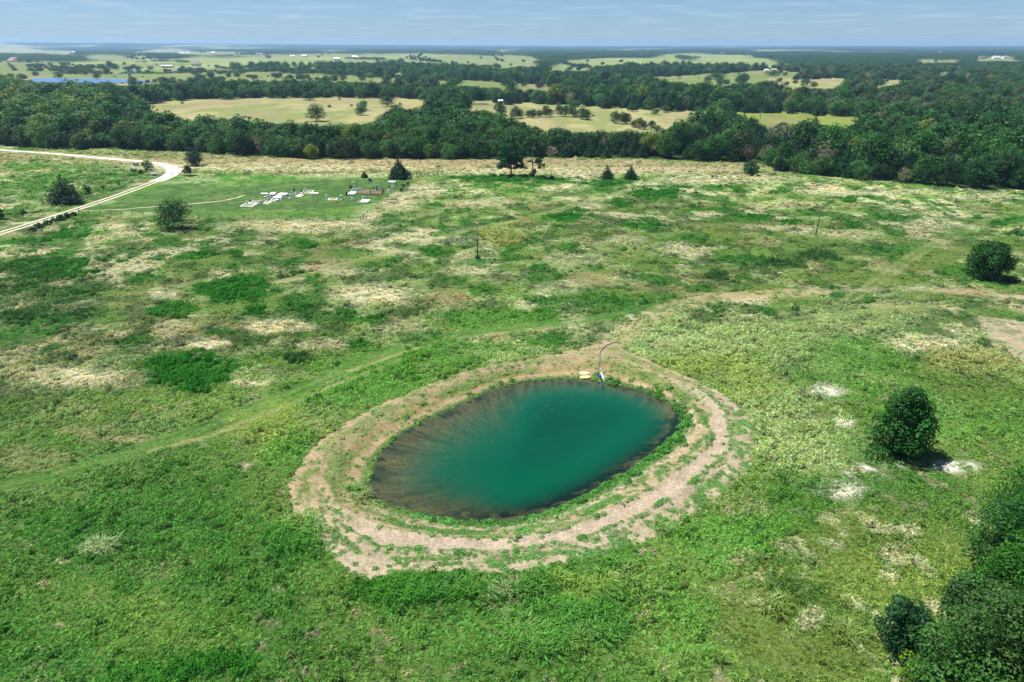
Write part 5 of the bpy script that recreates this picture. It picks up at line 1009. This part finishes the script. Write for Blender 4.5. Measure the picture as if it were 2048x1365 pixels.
slab([(601,387.8),(622,387.4),(628,381.8),(609,381.6)], .25, M_CONC, "pale bordered plot with two headstones", .32, "kerbed_plot", "grave plot"); slab([(618,388.4),(636.5,389),(637.5,387),(620,386.6)], .3, M_CONC, "long pale kerb stone right of the bordered plot")
slab([(719.5,405.9),(735.5,406.2),(741,401),(725,400.4)], .3, M_STONE_W, "bright white double slab nearest the right fence"); slab([(695,391.4),(708.5,391.6),(714.8,386.6),(701,386.2)], .3, M_CONC, "grey slab in front of the crowded pillars")
slab([(656,399.4),(672,399.6),(675,396.2),(659,396)], .1, M_CONC, "low faint kerb right of the lone white pillar", .35, "kerbed_plot", "grave plot"); slab([(776,367.6),(790,367.8),(791.5,365.4),(778,365.2)], .5, M_STONE_W, "white table like slab at the back right"); slab([(590,392.8),(601,393.6),(608,389.8),(598,389)], .08, M_CONC, "bare pale patch of concrete beside the four pillars")
slab([(718,389.8),(763,391.6),(768,383.6),(726,381.6)], .12, mat_plain("rust_brown_soil", (.14, .105, .065), 1, .4, .9, .05), "rusty brown bare plot inside the iron railing", name="dirt_plot", cat="grave plot")
def railing():
    P = wpoly([(740,386.5),(742,391.5),(763.5,391.8),(768.5,383.8),(752,381.8)]); o = P[0]; z = gz1(*o); t = thing("iron_railing", (o[0], o[1], z), "rusty iron railing around the brown plot", "railing")
    for i in range(4):
        a, b = P[i] - o, P[i + 1] - o; n = max(2, int(np.hypot(*(b - a)) / 1.1))
        for k in range(n):
            q = a + (b - a) * k / n; MB().box((q[0], q[1], .6), (.09, .09, 1.4), taper=.7).build("post", M_RUST, t)
        for hz in (.35, 1.05): MB().tube([(a[0], a[1], hz), (b[0], b[1], hz)], .035, 5).build("rail", M_RUST, t)
railing()
def bouquet(bx, by, cols, label, s=.45):
    X, Y, z = at(bx, by); rng = np.random.default_rng(int(bx)); t = thing("flower_bunch", (X, Y, z + .25), label, "flowers", "flowers on the graves")
    for i, c in enumerate(cols):
        n = 26; d = rng.normal(size=(n, 3)); d /= np.linalg.norm(d, axis=1)[:, None]; d[:, 2] = np.abs(d[:, 2]); V, F_ = leaf_quads(d * s * (.6 + .4 * rng.random((n, 1))) + np.array([(i - .5) * s * .6, 0, 0]), d, np.full(n, s * .5), rng, .8)
        obj("petals" if i else "blossom", mesh_from("petals", V, F_, mats=[mat_plain("flower", c, .7, .2, 4)]), t)
    MB().tube([(0, 0, -.3), (0, 0, .05)], [.12, .16], 7).build("vase", M_STONE, t)
bouquet(524.8, 404.8, [(.62, .30, .05), (.65, .42, .10)], "orange and yellow flowers beside the wide grey headstone", .6); bouquet(555.7, 391.0, [(.55, .30, .28), (.5, .4, .2)], "pink flowers between the two white vaults"); bouquet(560.8, 388.6, [(.45, .05, .09), (.5, .2, .2)], "red flowers on the right white vault")
bouquet(706.6, 401.2, [(.6, .25, .2), (.6, .5, .45)], "pink flowers on the grey headstone by the right slab"); bouquet(747, 388, [(.5, .3, .3), (.2, .3, .1)], "faded flowers inside the iron railed plot", .35)
for i, (bx, by, ty, w, lab) in enumerate([(693,392.6,383.5,4,"dark narrow cypress at the corner of the grey slab"),(700,378.6,370.6,2.6,"thin dark shrub, left of two behind the crowded pillars"),(703,377.4,369.6,2.8,"thin dark shrub, right of two behind the crowded pillars"),(589,383,377,4,"dark little shrub behind the middle row of pillars"),(714.2,375.4,366,2.8,"thin dark shrub rising behind the tall obelisks"),(746.8,381,373,2.6,"thin dark shrub behind the iron railing"),(778.6,378,371,2.6,"thin dark shrub right of the railed plot")]):
    hero_tree("cypress_shrub", bx, by, ty, w, 'cone', base(24, 66, 34), lab, "shrub", "dark shrubs among the graves", nleaf=260, size=.22, seed=120 + i, nc=16, base_f=0, r0=.04, cr=.22)
for i, (bx, by, ty, w) in enumerate([(808,378,368,12),(816,371,363,9),(803,384,377,8)]):
    hero_tree("leafy_bush", bx, by, ty, w, 'round', base(40, 100, 42), ["bush halfway along the right cemetery fence", "upper small bush on the right cemetery fence", "lower small bush on the right cemetery fence"][i], "bush", nleaf=360, size=.26, seed=130 + i, nc=8, base_f=0, r0=.03)

# ------------------------------------------------------------------ things at the pond
def pond_things():
    rng = np.random.default_rng(4)
    # two pale yellow boulders, one on the other, at the water's edge
    X, Y = (float(q) for q in unproj(1171, 757, WZ)); t = thing("sandstone_rock", (X, Y + .2, WZ), "pale yellow sandstone rock of two ledges at the pond's head", "rock"); mr = mat_plain("yellow_sandstone", (.74, .56, .27), .85, .15, 1.6, .2, .4)
    for nm, c, s in (("upper_ledge", (-.1, .42, .44), (.74, .46, .24)), ("lower_ledge", (.05, .02, .08), (.80, .52, .27))):
        v, f = [], []; n, k = 14, 7
        for i in range(k + 1):
            a = math.pi * i / k - math.pi / 2
            for j in range(n):
                b = 6.283 * j / n; ra = .9 + .22 * rng.random(); sx = abs(math.cos(b)) ** .7 * math.copysign(1, math.cos(b)); v.append((c[0] + s[0] * sx * math.cos(a) ** .5 * ra if math.cos(a) > 1e-6 else c[0], c[1] + s[1] * math.sin(b) * max(math.cos(a), 0) ** .5 * ra, c[2] + s[2] * math.sin(a)))
        for i in range(k):
            for j in range(n): f.append((i * n + j, i * n + (j + 1) % n, (i + 1) * n + (j + 1) % n, (i + 1) * n + j))
        MB().add(v, f).build(nm, mr, t, True)
    # blue hose
    pts = [(1203.5,766),(1201,757),(1199,748),(1196.5,742),(1197,736),(1199,728),(1199.5,718),(1199,711),(1202,706),(1208,700),(1213,694),(1220,691),(1229,688),(1236,685)]; P = smooth_line(wpoly(pts), 2); Z = gz(P[:, 0], P[:, 1]); Z = np.maximum(Z, WZ - .02) + .09; o = P[0]
    h = MB().tube([(p[0] - o[0], p[1] - o[1], z) for p, z in zip(P, Z)], .05, 8).build("water_hose", mat_plain("blue_hose", (.09, .10, .20), .5, .15, 2, .4), loc=(o[0], o[1], 0), smooth=True); tag(h, "blue hose running down the bank into the head of the pond", "hose")
    X, Y, z = at(1203, 757); t = thing("pump_intake", (X, Y, max(z, WZ)), "small white and blue pump where the hose meets the water", "pump", rz=.2); mw = mat_plain("white_plastic", (.78, .78, .80), .4, .08, 3, .4)
    MB().tube([(.15, .55, .35), (.15, .2, .32), (.2, -.5, .05), (.25, -1.0, -.08)], [.15, .15, .13, .12], 10).build("intake_pipe", mw, t, True); MB().box((-.12, .25, .3), (.34, .55, .34), .1, .8).build("motor", mat_plain("blue_motor", (.06, .08, .45), .4, .1, 3, .4), t); MB().box((.05, .1, .06), (.9, .7, .1)).build("stand", M_RUST, t); MB().tube([(.15, .55, .2), (.15, .55, .62)], [.2, .14], 10).build("head", mw, t)
pond_things()
def flecks():  # small white diamonds added on the water in place of sun glints
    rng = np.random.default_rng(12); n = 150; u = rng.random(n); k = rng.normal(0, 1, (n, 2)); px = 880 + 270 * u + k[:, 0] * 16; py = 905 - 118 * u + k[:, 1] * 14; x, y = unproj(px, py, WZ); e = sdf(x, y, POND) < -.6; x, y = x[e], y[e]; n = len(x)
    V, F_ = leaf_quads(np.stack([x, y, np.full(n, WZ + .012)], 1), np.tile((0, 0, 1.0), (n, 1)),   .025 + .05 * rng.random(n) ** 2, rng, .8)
    tag(obj("glint_flecks", mesh_from("glint_flecks", V, F_, mats=[mat_plain("pale_glint", (.75, .80, .72), .8, .1, 3)])), "pale flecks added as sun glints on the left half of the pond", kind='stuff')
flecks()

# ------------------------------------------------------------------ air
def haze():
    o = MB().box((0, 0, 54), (36000, 36000, 120)).build("haze", None) if False else None
    mb = MB().box((0, 0, 50), (37000, 37000, 112)); m, nt, out = mat_new("summer_haze"); pv = N(nt, "ShaderNodeVolumePrincipled"); pv.inputs['Color'].default_value = (.42, .70, 1.0, 1); pv.inputs['Density'].default_value = 8.5e-5; pv.inputs['Anisotropy'].default_value = .2
    nt.links.new(pv.outputs[0], out.inputs['Volume']); tag(mb.build("haze", m), "thin blue summer haze over the far country", kind='stuff')
haze()
